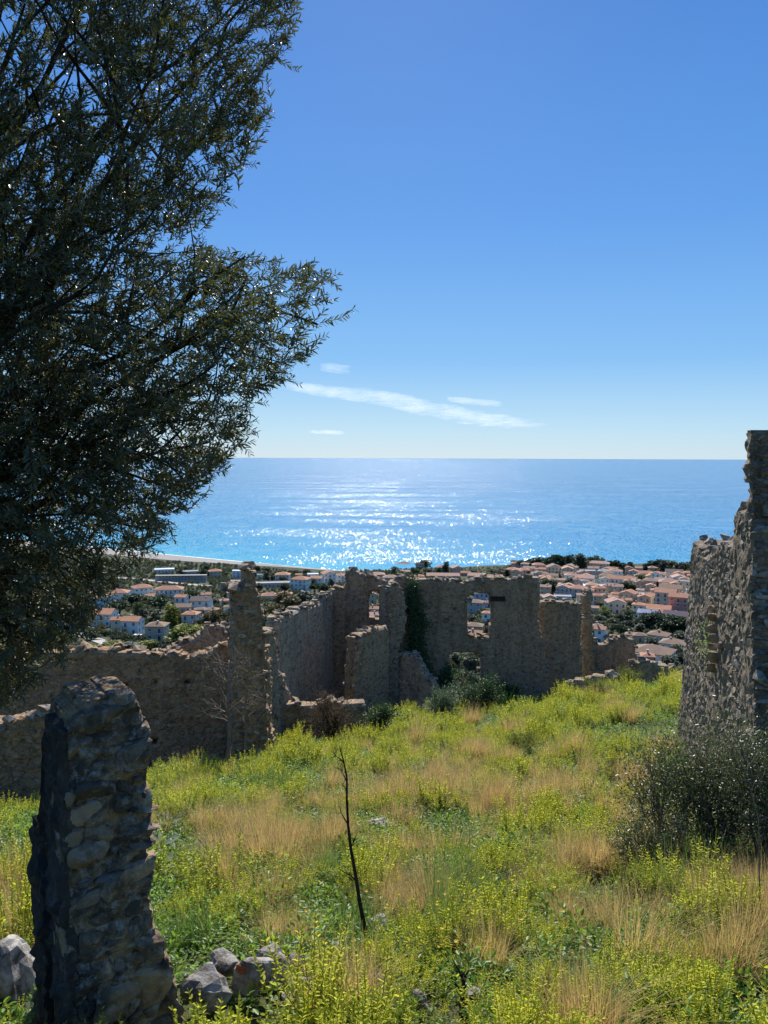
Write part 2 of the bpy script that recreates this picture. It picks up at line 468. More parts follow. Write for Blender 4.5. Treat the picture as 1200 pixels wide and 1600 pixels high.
# ------------------------------------------------------------------ setting: ground, sea, beach, roads
def build_ground():
    ds = [0.0]
    d = 0.8
    while d < 1500:
        ds.append(d); d *= 1.029
    angs = [R(a) for a in np.concatenate([np.linspace(-180, -46, 24), np.linspace(-44, 44, 190), np.linspace(46, 180, 24)])][:-1]
    V, F, MI = [], [], []
    na = len(angs)
    for d in ds:
        for a in angs:
            x, y = math.sin(a) * d, math.cos(a) * d
            V.append((x, y, ground(x, max(y, -80)) if d > 0 else ground(0, 0)))
    for i in range(len(ds) - 1):
        for j in range(na):
            k = (j + 1) % na
            F.append((i * na + j, i * na + k, (i + 1) * na + k, (i + 1) * na + j))
            MI.append(0 if ds[i] < 75 else 1)
    me = pymesh('ground', V, F, MI)
    me.flip_normals()
    o = link('ground', me, [M['soil'], M['plain']], smooth=True)
    tag(o, kind='structure')
build_ground()

sea = link('sea', pymesh('sea', [(-150000, 650, SEA), (150000, 650, SEA), (150000, 150000, SEA), (-150000, 150000, SEA)], [(0, 1, 2, 3)]), M['sea'])
tag(sea, kind='structure')

def strip(name, pts, width, lift, mat, kind='structure', follow=True):
    V, F = [], []
    for i, p in enumerate(pts):
        a = pts[max(0, i - 1)]; b = pts[min(len(pts) - 1, i + 1)]
        d = Vector((b[0] - a[0], b[1] - a[1], 0)).normalized()
        s = Vector((-d.y, d.x, 0))
        wd = width[i] if isinstance(width, (list, tuple)) else width
        for k in (-0.5, 0.5):
            q = Vector((p[0], p[1], 0)) + s * wd * k
            q.z = (ground(q.x, q.y) if follow else SEA) + lift
            V.append(q)
        if i: F.append((2 * i - 2, 2 * i, 2 * i + 1, 2 * i - 1))
    me = pymesh(name, V, F)
    o = link(name, me, mat)
    tag(o, kind=kind)
    return o

def dense(pts, step):
    out = []
    for a, b in zip(pts, pts[1:]):
        n = max(1, int(math.hypot(b[0] - a[0], b[1] - a[1]) / step))
        for i in range(n):
            out.append((a[0] + (b[0] - a[0]) * i / n, a[1] + (b[1] - a[1]) * i / n))
    return out + [pts[-1]]

# beach: a grid between the waterline and the first gardens
def build_beach():
    V, F = [], []
    xs = np.arange(-620, -14, 6.0)
    for i, x in enumerate(xs):
        sh = lerp_tab(SHORE, x)
        wd = 16 + 52 * smoothstep(-60, -260, x) if False else 16 + 60 * (1 - smoothstep(-300, -60, x))
        for k in range(7):
            y = sh + 6 - (wd + 6) * k / 6 + (3 * noise.noise((x * 0.03, k, 0)) if k == 6 else 0)
            V.append((x, y, ground(x, y) + 0.35))
        if i:
            for k in range(6):
                a = (i - 1) * 7 + k
                F.append((a, a + 1, a + 8, a + 7))
    o = link('beach', pymesh('beach', V, F), M['sand'], smooth=True)
    tag(o, kind='structure')
build_beach()
foam_pts = [(x, lerp_tab(SHORE, x) + 1.5 * noise.noise((x * 0.05, 1, 1))) for x in np.arange(-620, 20, 4.0)]
strip('surf', foam_pts, [6.5 + 2.5 * noise.noise((q[0] * 0.08, 4, 2)) for q in foam_pts], 0.42, M['foam'])

def px_path(pl, step=6):
    return dense([tuple(at(a, b, 120)[:2]) for a, b in pl], step)
strip('road', px_path([(120, 990), (150, 1000), (185, 1012), (230, 1030)]), 6.0, 0.35, M['gravel'])
strip('riverbed', px_path([(180, 903), (215, 905), (250, 909), (300, 914), (325, 916)]), 9.0, 0.35, M['gravel'])
strip('street', px_path([(395, 896), (440, 903), (500, 906), (560, 911)]), 6.0, 0.4, M['asphalt'])
strip('lane', px_path([(975, 955), (985, 965), (1000, 975), (1010, 985)]), 5.0, 0.35, M['gravel'])

# ------------------------------------------------------------------ masonry
def hull_mesh(name, r, n=14, flat=0.0, subdiv=0, rough=0.0, smooth=False):
    bm = bmesh.new()
    for i in range(n):
        v = Vector((r.uniform(-1, 1), r.uniform(-1, 1), r.uniform(-1, 1)))
        m = max(abs(v.x), abs(v.y), abs(v.z))
        v = v / m * 0.5 * 0.6 + v.normalized() * 0.5 * 0.4
        bm.verts.new(v)
    res = bmesh.ops.convex_hull(bm, input=bm.verts)
    bmesh.ops.delete(bm, geom=[g for g in res['geom_interior'] if isinstance(g, bmesh.types.BMVert)], context='VERTS')
    # keep the unit size
    for ax in range(3):
        lo = min(v.co[ax] for v in bm.verts); hi = max(v.co[ax] for v in bm.verts)
        for v in bm.verts: v.co[ax] = (v.co[ax] - lo) / (hi - lo) - 0.5
    if subdiv:
        bmesh.ops.triangulate(bm, faces=bm.faces[:])
        for k in range(subdiv):
            bmesh.ops.subdivide_edges(bm, edges=bm.edges[:], cuts=1, use_grid_fill=True)
            bmesh.ops.smooth_vert(bm, verts=bm.verts[:], factor=0.35, use_axis_x=True, use_axis_y=True, use_axis_z=True)
        off = Vector((r.uniform(0, 50), r.uniform(0, 50), 0))
        bm.normal_update()
        for v in bm.verts:
            v.co += v.normal * rough * (noise.noise(v.co * 3.2 + off) + 0.5 * noise.noise(v.co * 8 + off))
    bmesh.ops.recalc_face_normals(bm, faces=bm.faces[:])
    me = bpy.data.meshes.new(name)
    bm.to_mesh(me); bm.free()
    if smooth: me.polygons.foreach_set('use_smooth', [True] * len(me.polygons))
    return me

srnd = random.Random(3)
HULLS = [hull_mesh('stone', srnd, 13) for _ in range(16)]
HULL_V = [np.array([v.co for v in h.vertices]) for h in HULLS]
HULL_F = [[tuple(p.vertices) for p in h.polygons] for h in HULLS]
ROCKS = [hull_mesh('rock', srnd, 15, subdiv=2, rough=0.10) for _ in range(12)]
_stone_cache = {}
def stone_mesh(i, mat, near=False):
    k = (i, mat, near)
    if k not in _stone_cache:
        me = (ROCKS if near else HULLS)[i % (12 if near else 16)].copy()
        me.name = 'stone'
        me.materials.append(M[mat])
        _stone_cache[k] = me
    return _stone_cache[k]

def in_poly(x, y, poly):
    c = False
    n = len(poly)
    j = n - 1
    for i in range(n):
        xi, yi = poly[i]; xj, yj = poly[j]
        if (yi > y) != (yj > y) and x < (xj - xi) * (y - yi) / (yj - yi) + xi:
            c = not c
        j = i
    return c

class Wall:
    pass

def wall(label, A, B, thick, outline, holes=(), recess=(), cell=0.12, stone=(0.3, 0.16), cover=0.6, proud=0.03, core='ruin_core', smat='ruin_stone', cap=0.6,
         seed=1, group='ruined stone walls on the hillside', cat='ruined wall', name='ruin_wall', near=False, rough=0.05, recess_depth=0.3, limit=300, minpx=8.5, jag=0.6, back=True, capsize=None, endgap=0.0, ends=True, tilt=0.1, cob=0.0, cobs=8.0, vary=0.0):
    """A free-standing rubble wall: A, B = two ground points (x, y) of its face; outline / holes / recess = its edges as seen in the picture, taken onto that vertical face."""
    r = random.Random(seed)
    A = Vector((A[0], A[1], 0)); B = Vector((B[0], B[1], 0))
    e = (B - A).normalized()
    n = Vector((e.y, -e.x, 0))                     # towards the viewer
    if n.dot(-A) < 0: n = -n
    def to_uz(p):
        d = raydir(*p)
        k = A.dot(n) / d.dot(n)
        q = d * k
        return ((q - A).dot(e), q.z)
    poly = [to_uz(p) for p in outline]
    hol = [[to_uz(p) for p in h] for h in holes]
    rec = [[to_uz(p) for p in h] for h in recess]
    u0 = min(p[0] for p in poly); u1 = max(p[0] for p in poly)
    z0 = min(p[1] for p in poly); z1 = max(p[1] for p in poly)
    nu = int((u1 - u0) / cell) + 2
    nz = int((z1 - z0) / cell) + 2
    off = Vector((seed * 7.3, seed * 3.1, 0))
    def jit(u, z):
        return (jag * cell * noise.noise(Vector((u * 3, z * 3, 0)) + off) + jag * 0.9 * cell * noise.noise(Vector((u * 0.9, z * 0.9, 5)) + off),
                jag * cell * 1.4 * noise.noise(Vector((u * 2.2, z * 2.2, 9)) + off))
    def solid_at(u, z):
        ju, jz = jit(u, z)
        a, b = u + ju, z + jz
        if not in_poly(a, b, poly): return False
        return not any(in_poly(a, b, h) for h in hol)
    solid = [[solid_at(u0 + (i + 0.5) * cell, z0 + (j + 0.5) * cell) for j in range(nz)] for i in range(nu)]
    recm = [[any(in_poly(u0 + (i + 0.5) * cell, z0 + (j + 0.5) * cell, h) for h in rec) for j in range(nz)] for i in range(nu)]
    base = A + e * ((u0 + u1) / 2) - n * thick / 2
    root = empty(name, (base.x, base.y, z0))
    tag(root, label, cat, group, 'thing')
    org = Vector((base.x, base.y, z0))
    bm = bmesh.new()
    vd = {}
    def vert(i, j, s):
        k = (i, j, s)
        if k not in vd:
            u = u0 + i * cell; z = z0 + j * cell
            q = A + e * u + Vector((0, 0, z)) - n * (thick if s else 0)
            vd[k] = bm.verts.new(q - org)
        return vd[k]
    get = lambda i, j: 0 <= i < nu and 0 <= j < nz and solid[i][j]
    for i in range(nu):
        for j in range(nz):
            if not solid[i][j]: continue
            bm.faces.new((vert(i, j, 0), vert(i + 1, j, 0), vert(i + 1, j + 1, 0), vert(i, j + 1, 0)))
            bm.faces.new((vert(i, j, 1), vert(i, j + 1, 1), vert(i + 1, j + 1, 1), vert(i + 1, j, 1)))
            for (di, dj, p, q) in ((-1, 0, (i, j), (i, j + 1)), (1, 0, (i + 1, j + 1), (i + 1, j)), (0, -1, (i + 1, j), (i, j)), (0, 1, (i, j + 1), (i + 1, j + 1))):
                if not get(i + di, j + dj):
                    bm.faces.new((vert(*p, 0), vert(*q, 0), vert(*q, 1), vert(*p, 1)))
    # rub the corners off, then roughen
    bmesh.ops.smooth_vert(bm, verts=bm.verts[:], factor=0.5, use_axis_x=True, use_axis_y=True, use_axis_z=True)
    bmesh.ops.subdivide_edges(bm, edges=[ed for ed in bm.edges if abs(ed.calc_length()) > thick * 0.6 and ed.calc_length() > cell * 2.2], cuts=max(1, int(thick / cell / 2)), use_grid_fill=False)
    inset = {}
    for i in range(nu + 1):
        for j in range(nz + 1):
            if (i, j, 0) in vd:
                around = [recm[a][b] for a in (i - 1, i) for b in (j - 1, j) if 0 <= a < nu and 0 <= b < nz]
                if around and all(around): inset[vd[(i, j, 0)]] = recess_depth
    for v in bm.verts:
        g = v.co + org
        a = noise.noise(g * 1.3 + off) * 0.6 + noise.noise(g * 3.7 + off) * 0.5 + noise.noise(g * 9 + off) * 0.4
        v.co += n * rough * a - n * inset.get(v, 0.0)
        if cob:
            gg = g + Vector((noise.noise(g * 4 + off), noise.noise(g * 4 + off * 2), noise.noise(g * 4 - off))) * (0.35 / cobs)
            q = Vector((gg.x * cobs, gg.y * cobs, gg.z * cobs * 1.75)) + off
            dd_, pp_ = noise.voronoi(q)
            cr = noise.cell(pp_[0] * 13.7) * 0.5 + 0.5
            gap = min(1.0, (dd_[1] - dd_[0]) * 3.2)
            pl_ = 0.25 + 0.75 * smoothstep(-0.18, 0.12, noise.noise(g * 0.8 + off * 3) + 0.4 * noise.noise(g * 2.3))
            if endgap: pl_ = 1.0
            d2_, p2_ = noise.voronoi(q * 2.35 + off)
            push = 0.45 * cob * ((0.3 + noise.cell(p2_[0] * 9.1) * 0.5 + 0.5) * (0.4 + 0.6 * min(1.0, (d2_[1] - d2_[0]) * 3)) - 0.6)
            push += cob * noise.noise(Vector((g.x * 1.6, g.y * 1.6, g.z * 9)) + off) * 0.5
            push += cob * ((0.35 + 1.15 * cr) * (0.35 + 0.65 * gap) - 0.75)
            push *= pl_
            f_ = (g - A).dot(n)
            v.co += n * push if f_ > -thick * 0.3 else -n * push * 0.7
            u_ = (g - A).dot(e)
            if u_ > u1 - cell * 2.2: v.co += e * push
            elif u_ < u0 + cell * 2.2 and endgap == 0: v.co -= e * push
            v.co.z += 0.35 * push * noise.noise(g * 6)
        v.co += e * cell * 0.25 * noise.noise(g * 5 + off * 2) + Vector((0, 0, cell * 0.3 * noise.noise(g * 4.3 + off * 3)))
    bmesh.ops.recalc_face_normals(bm, faces=bm.faces[:])
    me = bpy.data.meshes.new('masonry_core')
    bm.to_mesh(me); bm.free()
    link('masonry_core', me, M[core], root)
    # stones
    yaw = math.atan2(e.y, e.x)
    cand = []
    def put(u, z, w, d, h, nn, tilt=0.12, turn=0.0):
        c = A + e * u + n * nn + Vector((0, 0, z))
        m = Matrix.Translation(c - org) @ Euler((r.gauss(0, tilt), r.gauss(0, tilt), yaw + turn + r.gauss(0, tilt))).to_matrix().to_4x4() @ Matrix.Diagonal((w, d, h, 1))
        px = max(w, h) * FPX / max(1.0, c.length)
        cand.append((px, r.randrange(48), m))
    def cell_of(u, z):
        return int((u - u0) / cell), int((z - z0) / cell)
    z = z0 + stone[1] * 0.5
    while z < z1:
        h = stone[1] * r.uniform(0.75 - 0.35 * vary, 1.25 + 0.7 * vary)
        u = u0 + r.uniform(0, stone[0])
        while u < u1:
            wd = stone[0] * r.choice((0.6, 0.8, 1.0, 1.0, 1.25, 1.5)) * r.uniform(0.85 - 0.3 * vary, 1.15 + 0.4 * vary)
            i, j = cell_of(u, z)
            cov = cover * (0.55 + 0.9 * max(0, min(1, 0.5 + 1.1 * noise.noise(Vector((u * 0.45, z * 0.6, seed))))))
            inside_rec = get(i, j) and recm[i][j]
            ea, eb = cell_of(u - wd * 0.42, z), cell_of(u + wd * 0.42, z)
            if get(i, j) and get(i, j + 1) and get(i, j - 1) and (inside_rec or not ((get(*ea) and recm[ea[0]][ea[1]]) or (get(*eb) and recm[eb[0]][eb[1]]))) and get(*ea) and get(*eb) and u - wd * 0.5 > u0 + endgap and (r.random() < cov or inside_rec):
                k = 1.7 if inside_rec else 1.0
                if k == 1.0 or r.random() < 0.6:
                    dep = stone[0] * r.uniform(0.6, 0.9)
                    put(u, z, wd * k * 0.98, dep, h * k * r.uniform(0.85, 1.15), proud * r.uniform(0.0, 1.5) - dep * 0.5 - (recess_depth * 0.8 if inside_rec else 0), tilt)
            u += wd * 1.02
        z += h * 1.0
    cs = capsize or (stone[0] * 1.05, stone[1] * 1.1)
    lastu = -99
    for i in range(nu):                              # loose stones along the broken tops and sills
        for j in range(nz):
            if solid[i][j] and not get(i, j + 1) and r.random() < cap * cell / cs[0] * 1.5:
                u = u0 + (i + 0.5) * cell; zz = z0 + (j + 1) * cell
                for nn in ((-0.12 * 1, ) if thick < 0.35 else (-thick * 0.18, -thick * 0.75)):
                    s = r.uniform(0.45, 1.5)
                    put(u + r.uniform(-0.1, 0.1), zz + cs[1] * s * 0.12, cs[0] * s, min(thick * 0.6, cs[0] * s * 1.1), cs[1] * s, nn + r.uniform(-0.05, 0.05), 0.22)
            if ends and solid[i][j] and (not get(i + 1, j) or (not get(i - 1, j) and endgap == 0)) and r.random() < 0.8 * cell / stone[1]:
                s = r.uniform(0.8, 1.25)
                side = 0.5 if not get(i + 1, j) else -0.5
                u = u0 + (i + 0.5 + side * 0.6) * cell; zz = z0 + (j + 0.5) * cell
                put(u - side * stone[0] * 0.62, zz, stone[0] * s * 1.0, thick * 0.5, stone[1] * s, -thick * 0.27, 0.08)
    cand.sort(key=lambda q: -q[0])
    rest = []
    cnt = 0
    for px, k, m in cand:
        if px >= minpx and cnt < limit:
            o = bpy.data.objects.new('stone', stone_mesh(k, smat, near))
            COL.objects.link(o)
            o.parent = root
            o.matrix_local = m
            cnt += 1
        else:
            rest.append((k % 16, m))
    if rest:
        V, F, b = [], [], 0
        for k, m in rest:
            a = np.array(m)
            V.append(HULL_V[k] @ a[:3, :3].T + a[:3, 3])
            F += [tuple(q + b for q in f) for f in HULL_F[k]]
            b += len(HULL_V[k])
        me = pymesh('small_stones', np.concatenate(V), F)
        o = link('small_stones', me, M[smat], root)
        o['kind'] = 'stuff'
    W = Wall(); W.root = root; W.e = e; W.n = n; W.A = A; W.org = org; W.to_uz = to_uz
    return W

def pw(px, d, py=900):
    q = at_depth(px, py, d)
    return (q.x, q.y)

# -- the big far wall with the broken window and the doorway below it
W6 = wall('big broken wall with a square window hole above a doorway and dark ivy on it', pw(606, 36), pw(860, 36), 0.8,
     [(606, 912), (622, 903), (640, 905), (665, 907), (690, 906), (708, 905), (722, 912), (730, 909), (745, 904), (775, 903), (800, 906), (815, 903), (843, 903), (846, 935), (842, 965), (846, 1000), (856, 1045), (860, 1145), (606, 1145)],
     holes=[[(730, 934), (742, 928), (768, 930), (768, 965), (767, 999), (755, 1000), (745, 996), (731, 992)], [(702, 1022), (738, 1021), (752, 1023), (752, 1160), (702, 1160)],
            [(694, 967), (700, 968), (699, 971), (694, 971)]],
     recess=[[(757, 1115), (757, 1050), (768, 1040), (785, 1037), (800, 1045), (815, 1062), (822, 1115)]], recess_depth=0.5,
     stone=(0.28, 0.14), cover=0.42, proud=0.02, cob=0.032, cobs=3.6, seed=6, cell=0.095, minpx=9)
q = at_depth(778, 935.5, 36) - W6.org
lv = [(x, y, z) for x in (-0.34, 0.34) for y in (-0.05, 0.5) for z in (-0.11, 0.11)]
link('lintel', pymesh('lintel', lv, [(0, 1, 3, 2), (4, 6, 7, 5), (0, 4, 5, 1), (2, 3, 7, 6), (0, 2, 6, 4), (1, 5, 7, 3)]), M['dry_wood'], W6.root, q)
# -- gabled end with the slit window
W5b = wall('gable shaped broken wall with a narrow upright window hole', pw(512, 36.5), pw(612, 36.5), 0.7,
     [(514, 925), (520, 922), (538, 920), (540, 893), (552, 892), (562, 897), (575, 899), (590, 904), (602, 908), (606, 914), (612, 930), (612, 1155), (512, 1155)],
     holes=[[(576, 930), (580, 926), (591, 925), (592, 950), (591, 968), (576, 967)]], stone=(0.26, 0.13), cover=0.35, proud=0.02, cob=0.03, cobs=3.6, seed=5, cell=0.095, core='ruin_core', minpx=9)
W5a = wall('long wall with a stepped sloping top climbing to the gable', pw(438, 29.5), pw(522, 36.6), 0.6,
     [(436, 975), (441, 968), (450, 958), (462, 956), (470, 950), (482, 951), (492, 944), (502, 942), (508, 932), (520, 924), (523, 1160), (436, 1185)],
     stone=(0.24, 0.12), cover=0.22, proud=0.02, cob=0.025, cobs=3.8, seed=4, cell=0.09, core='plaster_core', minpx=9, rough=0.07)
# -- recess wall, pier and lower walls on the right
W9 = wall('flat topped dark wall set back beside the big wall', pw(846, 37.0), pw(912, 37.0), 0.6,
     [(842, 942), (860, 941), (885, 940), (909, 943), (912, 1120), (842, 1120)], stone=(0.24, 0.12), cover=0.55, proud=0.02, cob=0.03, cobs=3.8, seed=9, cell=0.1, minpx=9)
W10 = wall('thin tall stone pier left standing beside the flat topped wall', pw(912, 38.2), pw(930, 38.2), 0.7,
     [(912, 932), (916, 926), (924, 925), (927, 932), (926, 955), (927, 985), (930, 1010), (934, 1110), (908, 1110), (910, 1000), (912, 960)], stone=(0.26, 0.14), cover=0.9, cob=0.03, cobs=4, seed=10, cell=0.085, minpx=7, core='lit_core', cat='stone pier', name='stone_pier', group=None)
W11 = wall('rounded low wall fragment with a hump in front of the town', pw(922, 39), pw(1004, 39), 0.7,
     [(918, 1012), (928, 1006), (938, 1010), (950, 1003), (962, 999), (972, 996), (984, 998), (990, 1004), (995, 1022), (1004, 1034), (1006, 1115), (918, 1115)], stone=(0.24, 0.12), cover=0.35, proud=0.02, cob=0.03, cobs=3.8, seed=12, cell=0.1, minpx=9)
W11b = wall('long low crumbled wall beyond the yellow weeds at the right', pw(988, 37), pw(1075, 37), 0.6,
     [(988, 1036), (1005, 1032), (1020, 1036), (1036, 1038), (1050, 1045), (1064, 1052), (1075, 1056), (1075, 1085), (988, 1085)], stone=(0.32, 0.17), cover=0.8, seed=13, cell=0.13, minpx=9)
W12 = wall('low wall stub with pale top stones among the yellow weeds', pw(876, 31), pw(968, 30), 0.6,
     [(876, 1082), (884, 1072), (895, 1066), (910, 1062), (925, 1058), (940, 1060), (955, 1058), (966, 1063), (968, 1140), (876, 1140)], stone=(0.32, 0.17), cover=0.85, seed=14, cell=0.12, minpx=9)
# -- cross walls in the middle
W7 = wall('short warm lit wall with a pale sloping top between two rooms', pw(557, 31.0), pw(611, 32.6), 0.7,
     [(559, 996), (566, 992), (578, 989), (590, 983), (602, 979), (607, 985), (609, 1000), (611, 1165), (551, 1170), (556, 1050), (558, 1020)], stone=(0.22, 0.12), cover=0.55, proud=0.02, cob=0.035, cobs=4, seed=7, cell=0.08, core='lit_core', smat='orange_stone', minpx=9)
W8 = wall('grey plastered wall stump with a ragged diagonal edge', pw(622, 33.2), pw(682, 32.0), 0.45,
     [(624, 1025), (632, 1021), (642, 1022), (652, 1032), (660, 1048), (670, 1062), (680, 1078), (684, 1165), (622, 1165)], stone=(0.24, 0.12), cover=0.12, cob=0.012, cobs=4, seed=8, cell=0.08, core='plaster_core', minpx=9, rough=0.03)
W8b = wall('ragged cross wall stub standing against the big wall', pw(607, 34.6), pw(640, 35.2), 0.9,
     [(607, 925), (612, 915), (620, 912), (630, 920), (636, 940), (637, 975), (628, 1010), (624, 1025), (624, 1150), (607, 1150)], stone=(0.28, 0.15), cover=0.8, cob=0.04, cobs=4, seed=15, cell=0.09, core='lit_core', minpx=9)
# -- left group
W14 = wall('broken wall edge stepping down beside the tall pier', pw(408, 22.5), pw(458, 26.5), 0.6,
     [(410, 988), (418, 983), (428, 990), (433, 1000), (435, 1030), (438, 1052), (446, 1058), (448, 1068), (455, 1080), (458, 1200), (404, 1205)], stone=(0.26, 0.14), cover=0.8, cob=0.035, cobs=4.2, seed=16, cell=0.08, smat='ruin_stone', minpx=10)
W3 = wall('dark wall with a ragged rising top behind the orange wall', pw(246, 26), pw(380, 27), 0.6,
     [(240, 1030), (254, 1018), (270, 1012), (285, 1004), (300, 998), (315, 990), (322, 982), (340, 980), (350, 982), (352, 990), (360, 1000), (368, 976), (380, 974), (384, 1150), (240, 1160)], stone=(0.24, 0.12), cover=0.45, proud=0.02, cob=0.03, cobs=4.2, seed=17, cell=0.085, minpx=10)
W2 = wall('tall narrow masonry pier with a broken chimney like top', pw(362, 19.0), pw(418, 19.3), 0.75,
     [(364, 925), (368, 919), (380, 920), (382, 894), (388, 890), (400, 892), (402, 920), (408, 930), (410, 945), (414, 958), (413, 990), (416, 1010), (413, 1050), (418, 1080), (421, 1230), (359, 1230), (363, 1040), (362, 980), (364, 950)],
     stone=(0.25, 0.13), cover=0.95, cob=0.035, cobs=5, seed=2, cell=0.06, core='orange_core', smat='ruin_stone', minpx=10, proud=0.045, cat='stone pier', name='stone_pier', group=None)
W1 = wall('long orange stained wall with small putlog holes beneath the olive tree', pw(-70, 20.0), pw(425, 20.0), 0.6,
     [(-70, 1012), (60, 1018), (100, 1020), (140, 1017), (180, 1017), (200, 1020), (222, 1022), (232, 1026), (255, 1028), (268, 1022), (285, 1024), (292, 1030), (305, 1026), (312, 1019), (322, 1023), (330, 1014), (342, 1010), (362, 1012), (375, 1008), (418, 1012), (425, 1235), (390, 1240), (-70, 1320)],
     holes=[[(145, 1071), (154, 1071), (154, 1077), (145, 1077)], [(188, 1069), (200, 1069), (198, 1079), (190, 1079)], [(238, 1067), (245, 1067), (244, 1072), (239, 1072)], [(287, 1063), (296, 1064), (293, 1070), (288, 1069)], [(238, 1156), (246, 1156), (245, 1163), (239, 1163)]],
     recess=[[(318, 1175), (316, 1130), (325, 1118), (345, 1117), (352, 1130), (352, 1170)]], recess_depth=0.3,
     stone=(0.22, 0.11), cover=0.30, proud=0.018, cob=0.028, cobs=4.6, seed=1, cell=0.075, core='orange_core', smat='orange_stone', minpx=10, limit=300)
W13 = wall('low flat topped wall across the hollow in the middle', pw(412, 25), pw(576, 25.5), 0.6,
     [(412, 1108), (430, 1104), (450, 1101), (480, 1103), (515, 1100), (545, 1099), (572, 1098), (576, 1225), (412, 1230)], stone=(0.26, 0.13), cover=0.45, cob=0.03, cobs=4.4, seed=18, cell=0.08, minpx=10)
W4 = wall('low wall with a dark gap in it at the left edge', pw(-90, 14), pw(100, 13.6), 0.55,
     [(-90, 1138), (0, 1130), (20, 1124), (40, 1121), (62, 1118), (75, 1113), (100, 1110), (100, 1350), (-90, 1370)],
     recess=[[(8, 1235), (9, 1175), (14, 1160), (22, 1160), (26, 1185), (60, 1200), (75, 1235)]], recess_depth=0.35, stone=(0.18, 0.10), cover=0.35, proud=0.018, cob=0.03, cobs=5.5, seed=19, cell=0.055, core='orange_core', smat='grey_stone', minpx=11)

# -- tall wall at the right: the receding face and the pier at its near end
W15 = wall('tall grey wall receding at the right with a jagged stepped top and blocked niche', (5.92, 14.9), (4.33, 9.05), 0.75,
     [(1083, 845), (1090, 843), (1097, 850), (1100, 868), (1106, 869), (1109, 863), (1118, 862), (1120, 852), (1130, 850), (1136, 847), (1141, 852), (1146, 845), (1147, 797), (1158, 794), (1176, 794), (1180, 1400), (1050, 1250), (1060, 1130), (1066, 1050), (1072, 960), (1078, 885)],
     recess=[[(1105, 1066), (1104, 990), (1106, 952), (1113, 940), (1123, 942), (1131, 960), (1136, 990), (1138, 1066)]], recess_depth=0.55,
     stone=(0.105, 0.10), cover=0.55, proud=0.012, tilt=0.14, cob=0.024, cobs=9.0, seed=20, cell=0.06, core='grey_core', smat='grey_stone', minpx=10, rough=0.06, jag=0.5)
def wall15_stone(px_, py_, wp_, hp_, k_, sink, mt, dep=0.3, lean=0.0):
    d_ = raydir(px_, py_); q_ = d_ * (W15.A.dot(W15.n) / d_.dot(W15.n))
    sz = q_.length / FPX
    o_ = bpy.data.objects.new('stone', stone_mesh(k_, mt, True))
    COL.objects.link(o_); o_.parent = W15.root
    view_ = math.atan2(q_.x, q_.y)
    o_.matrix_local = Matrix.Translation(q_ - W15.org - W15.n * sink) @ Euler((0.05, lean, -view_)).to_matrix().to_4x4() @ Matrix.Diagonal((wp_ * sz, dep, hp_ * sz, 1))
wall15_stone(1091, 856, 17, 34, 3, 0.15, 'grey_stone', 0.3, 0.25)
wall15_stone(1112, 868, 13, 16, 5, 0.15, 'grey_stone')
wall15_stone(1128, 853, 18, 13, 7, 0.15, 'grey_stone')
wall15_stone(1152, 800, 16, 18, 2, 0.2, 'grey_stone')
for k_, (a_, b_, w_, h_) in enumerate(((1115, 952, 15, 12), (1117, 966, 22, 15), (1119, 982, 26, 16), (1121, 998, 28, 14), (1117, 1012, 22, 15), (1121, 1027, 27, 17), (1116, 1043, 20, 15), (1128, 1010, 10, 16))):
    wall15_stone(a_, b_, w_, h_, k_ + 1, -0.005, 'ruin_stone', 0.12)
W15b = wall('tall dark pier at the right edge rising above the sea horizon', (4.30, 9.0), (5.84, 8.58), 0.30,
     [(1172, 673), (1185, 671), (1210, 672), (1300, 668), (1340, 690), (1340, 1400), (1168, 1400), (1170, 1000), (1172, 850)],
     holes=[], recess=[[(1168, 1090), (1170, 1000), (1180, 990), (1215, 1000), (1215, 1100)]], recess_depth=0.08, stone=(0.15, 0.10), cover=0.10, proud=0.012, cap=0.0, ends=False, cob=0.035, cobs=6.5, seed=21, cell=0.045, core='grey_core', smat='grey_stone', minpx=12, rough=0.05, cat='stone pier', name='stone_pier', group=None, jag=0.3)

# -- foreground pillar (turned, so that its dark rendered cheek shows on the left)
C0 = at_depth(101, 1300, 3.72)
eP = Vector((math.cos(R(36)), math.sin(R(36)), 0))
PA = (C0.x, C0.y); PB = (C0.x + eP.x * 0.5, C0.y + eP.y * 0.5)
W16 = wall('rough broken stone pillar in the left foreground with one dark flat cheek', PA, PB, 0.40,
     [(101, 1146), (108, 1122), (118, 1112), (126, 1094), (150, 1092), (175, 1084), (210, 1079), (216, 1094), (228, 1120), (240, 1136), (238, 1180), (240, 1215), (243, 1260), (244, 1300), (238, 1330), (248, 1365), (238, 1395), (246, 1425), (252, 1470), (278, 1510), (284, 1560), (282, 1720), (104, 1780), (104, 1600), (102, 1400)],
     stone=(0.10, 0.062), cover=0.95, proud=0.011, tilt=0.14, vary=1.0, endgap=0.012, ends=False, cob=0.04, cobs=5.2, seed=30, cell=0.0135, core='pillar_core', smat='pillar_stone', near=True, minpx=14, rough=0.05, cat='stone pillar', name='stone_pillar', group=None, jag=1.2, cap=0.0)
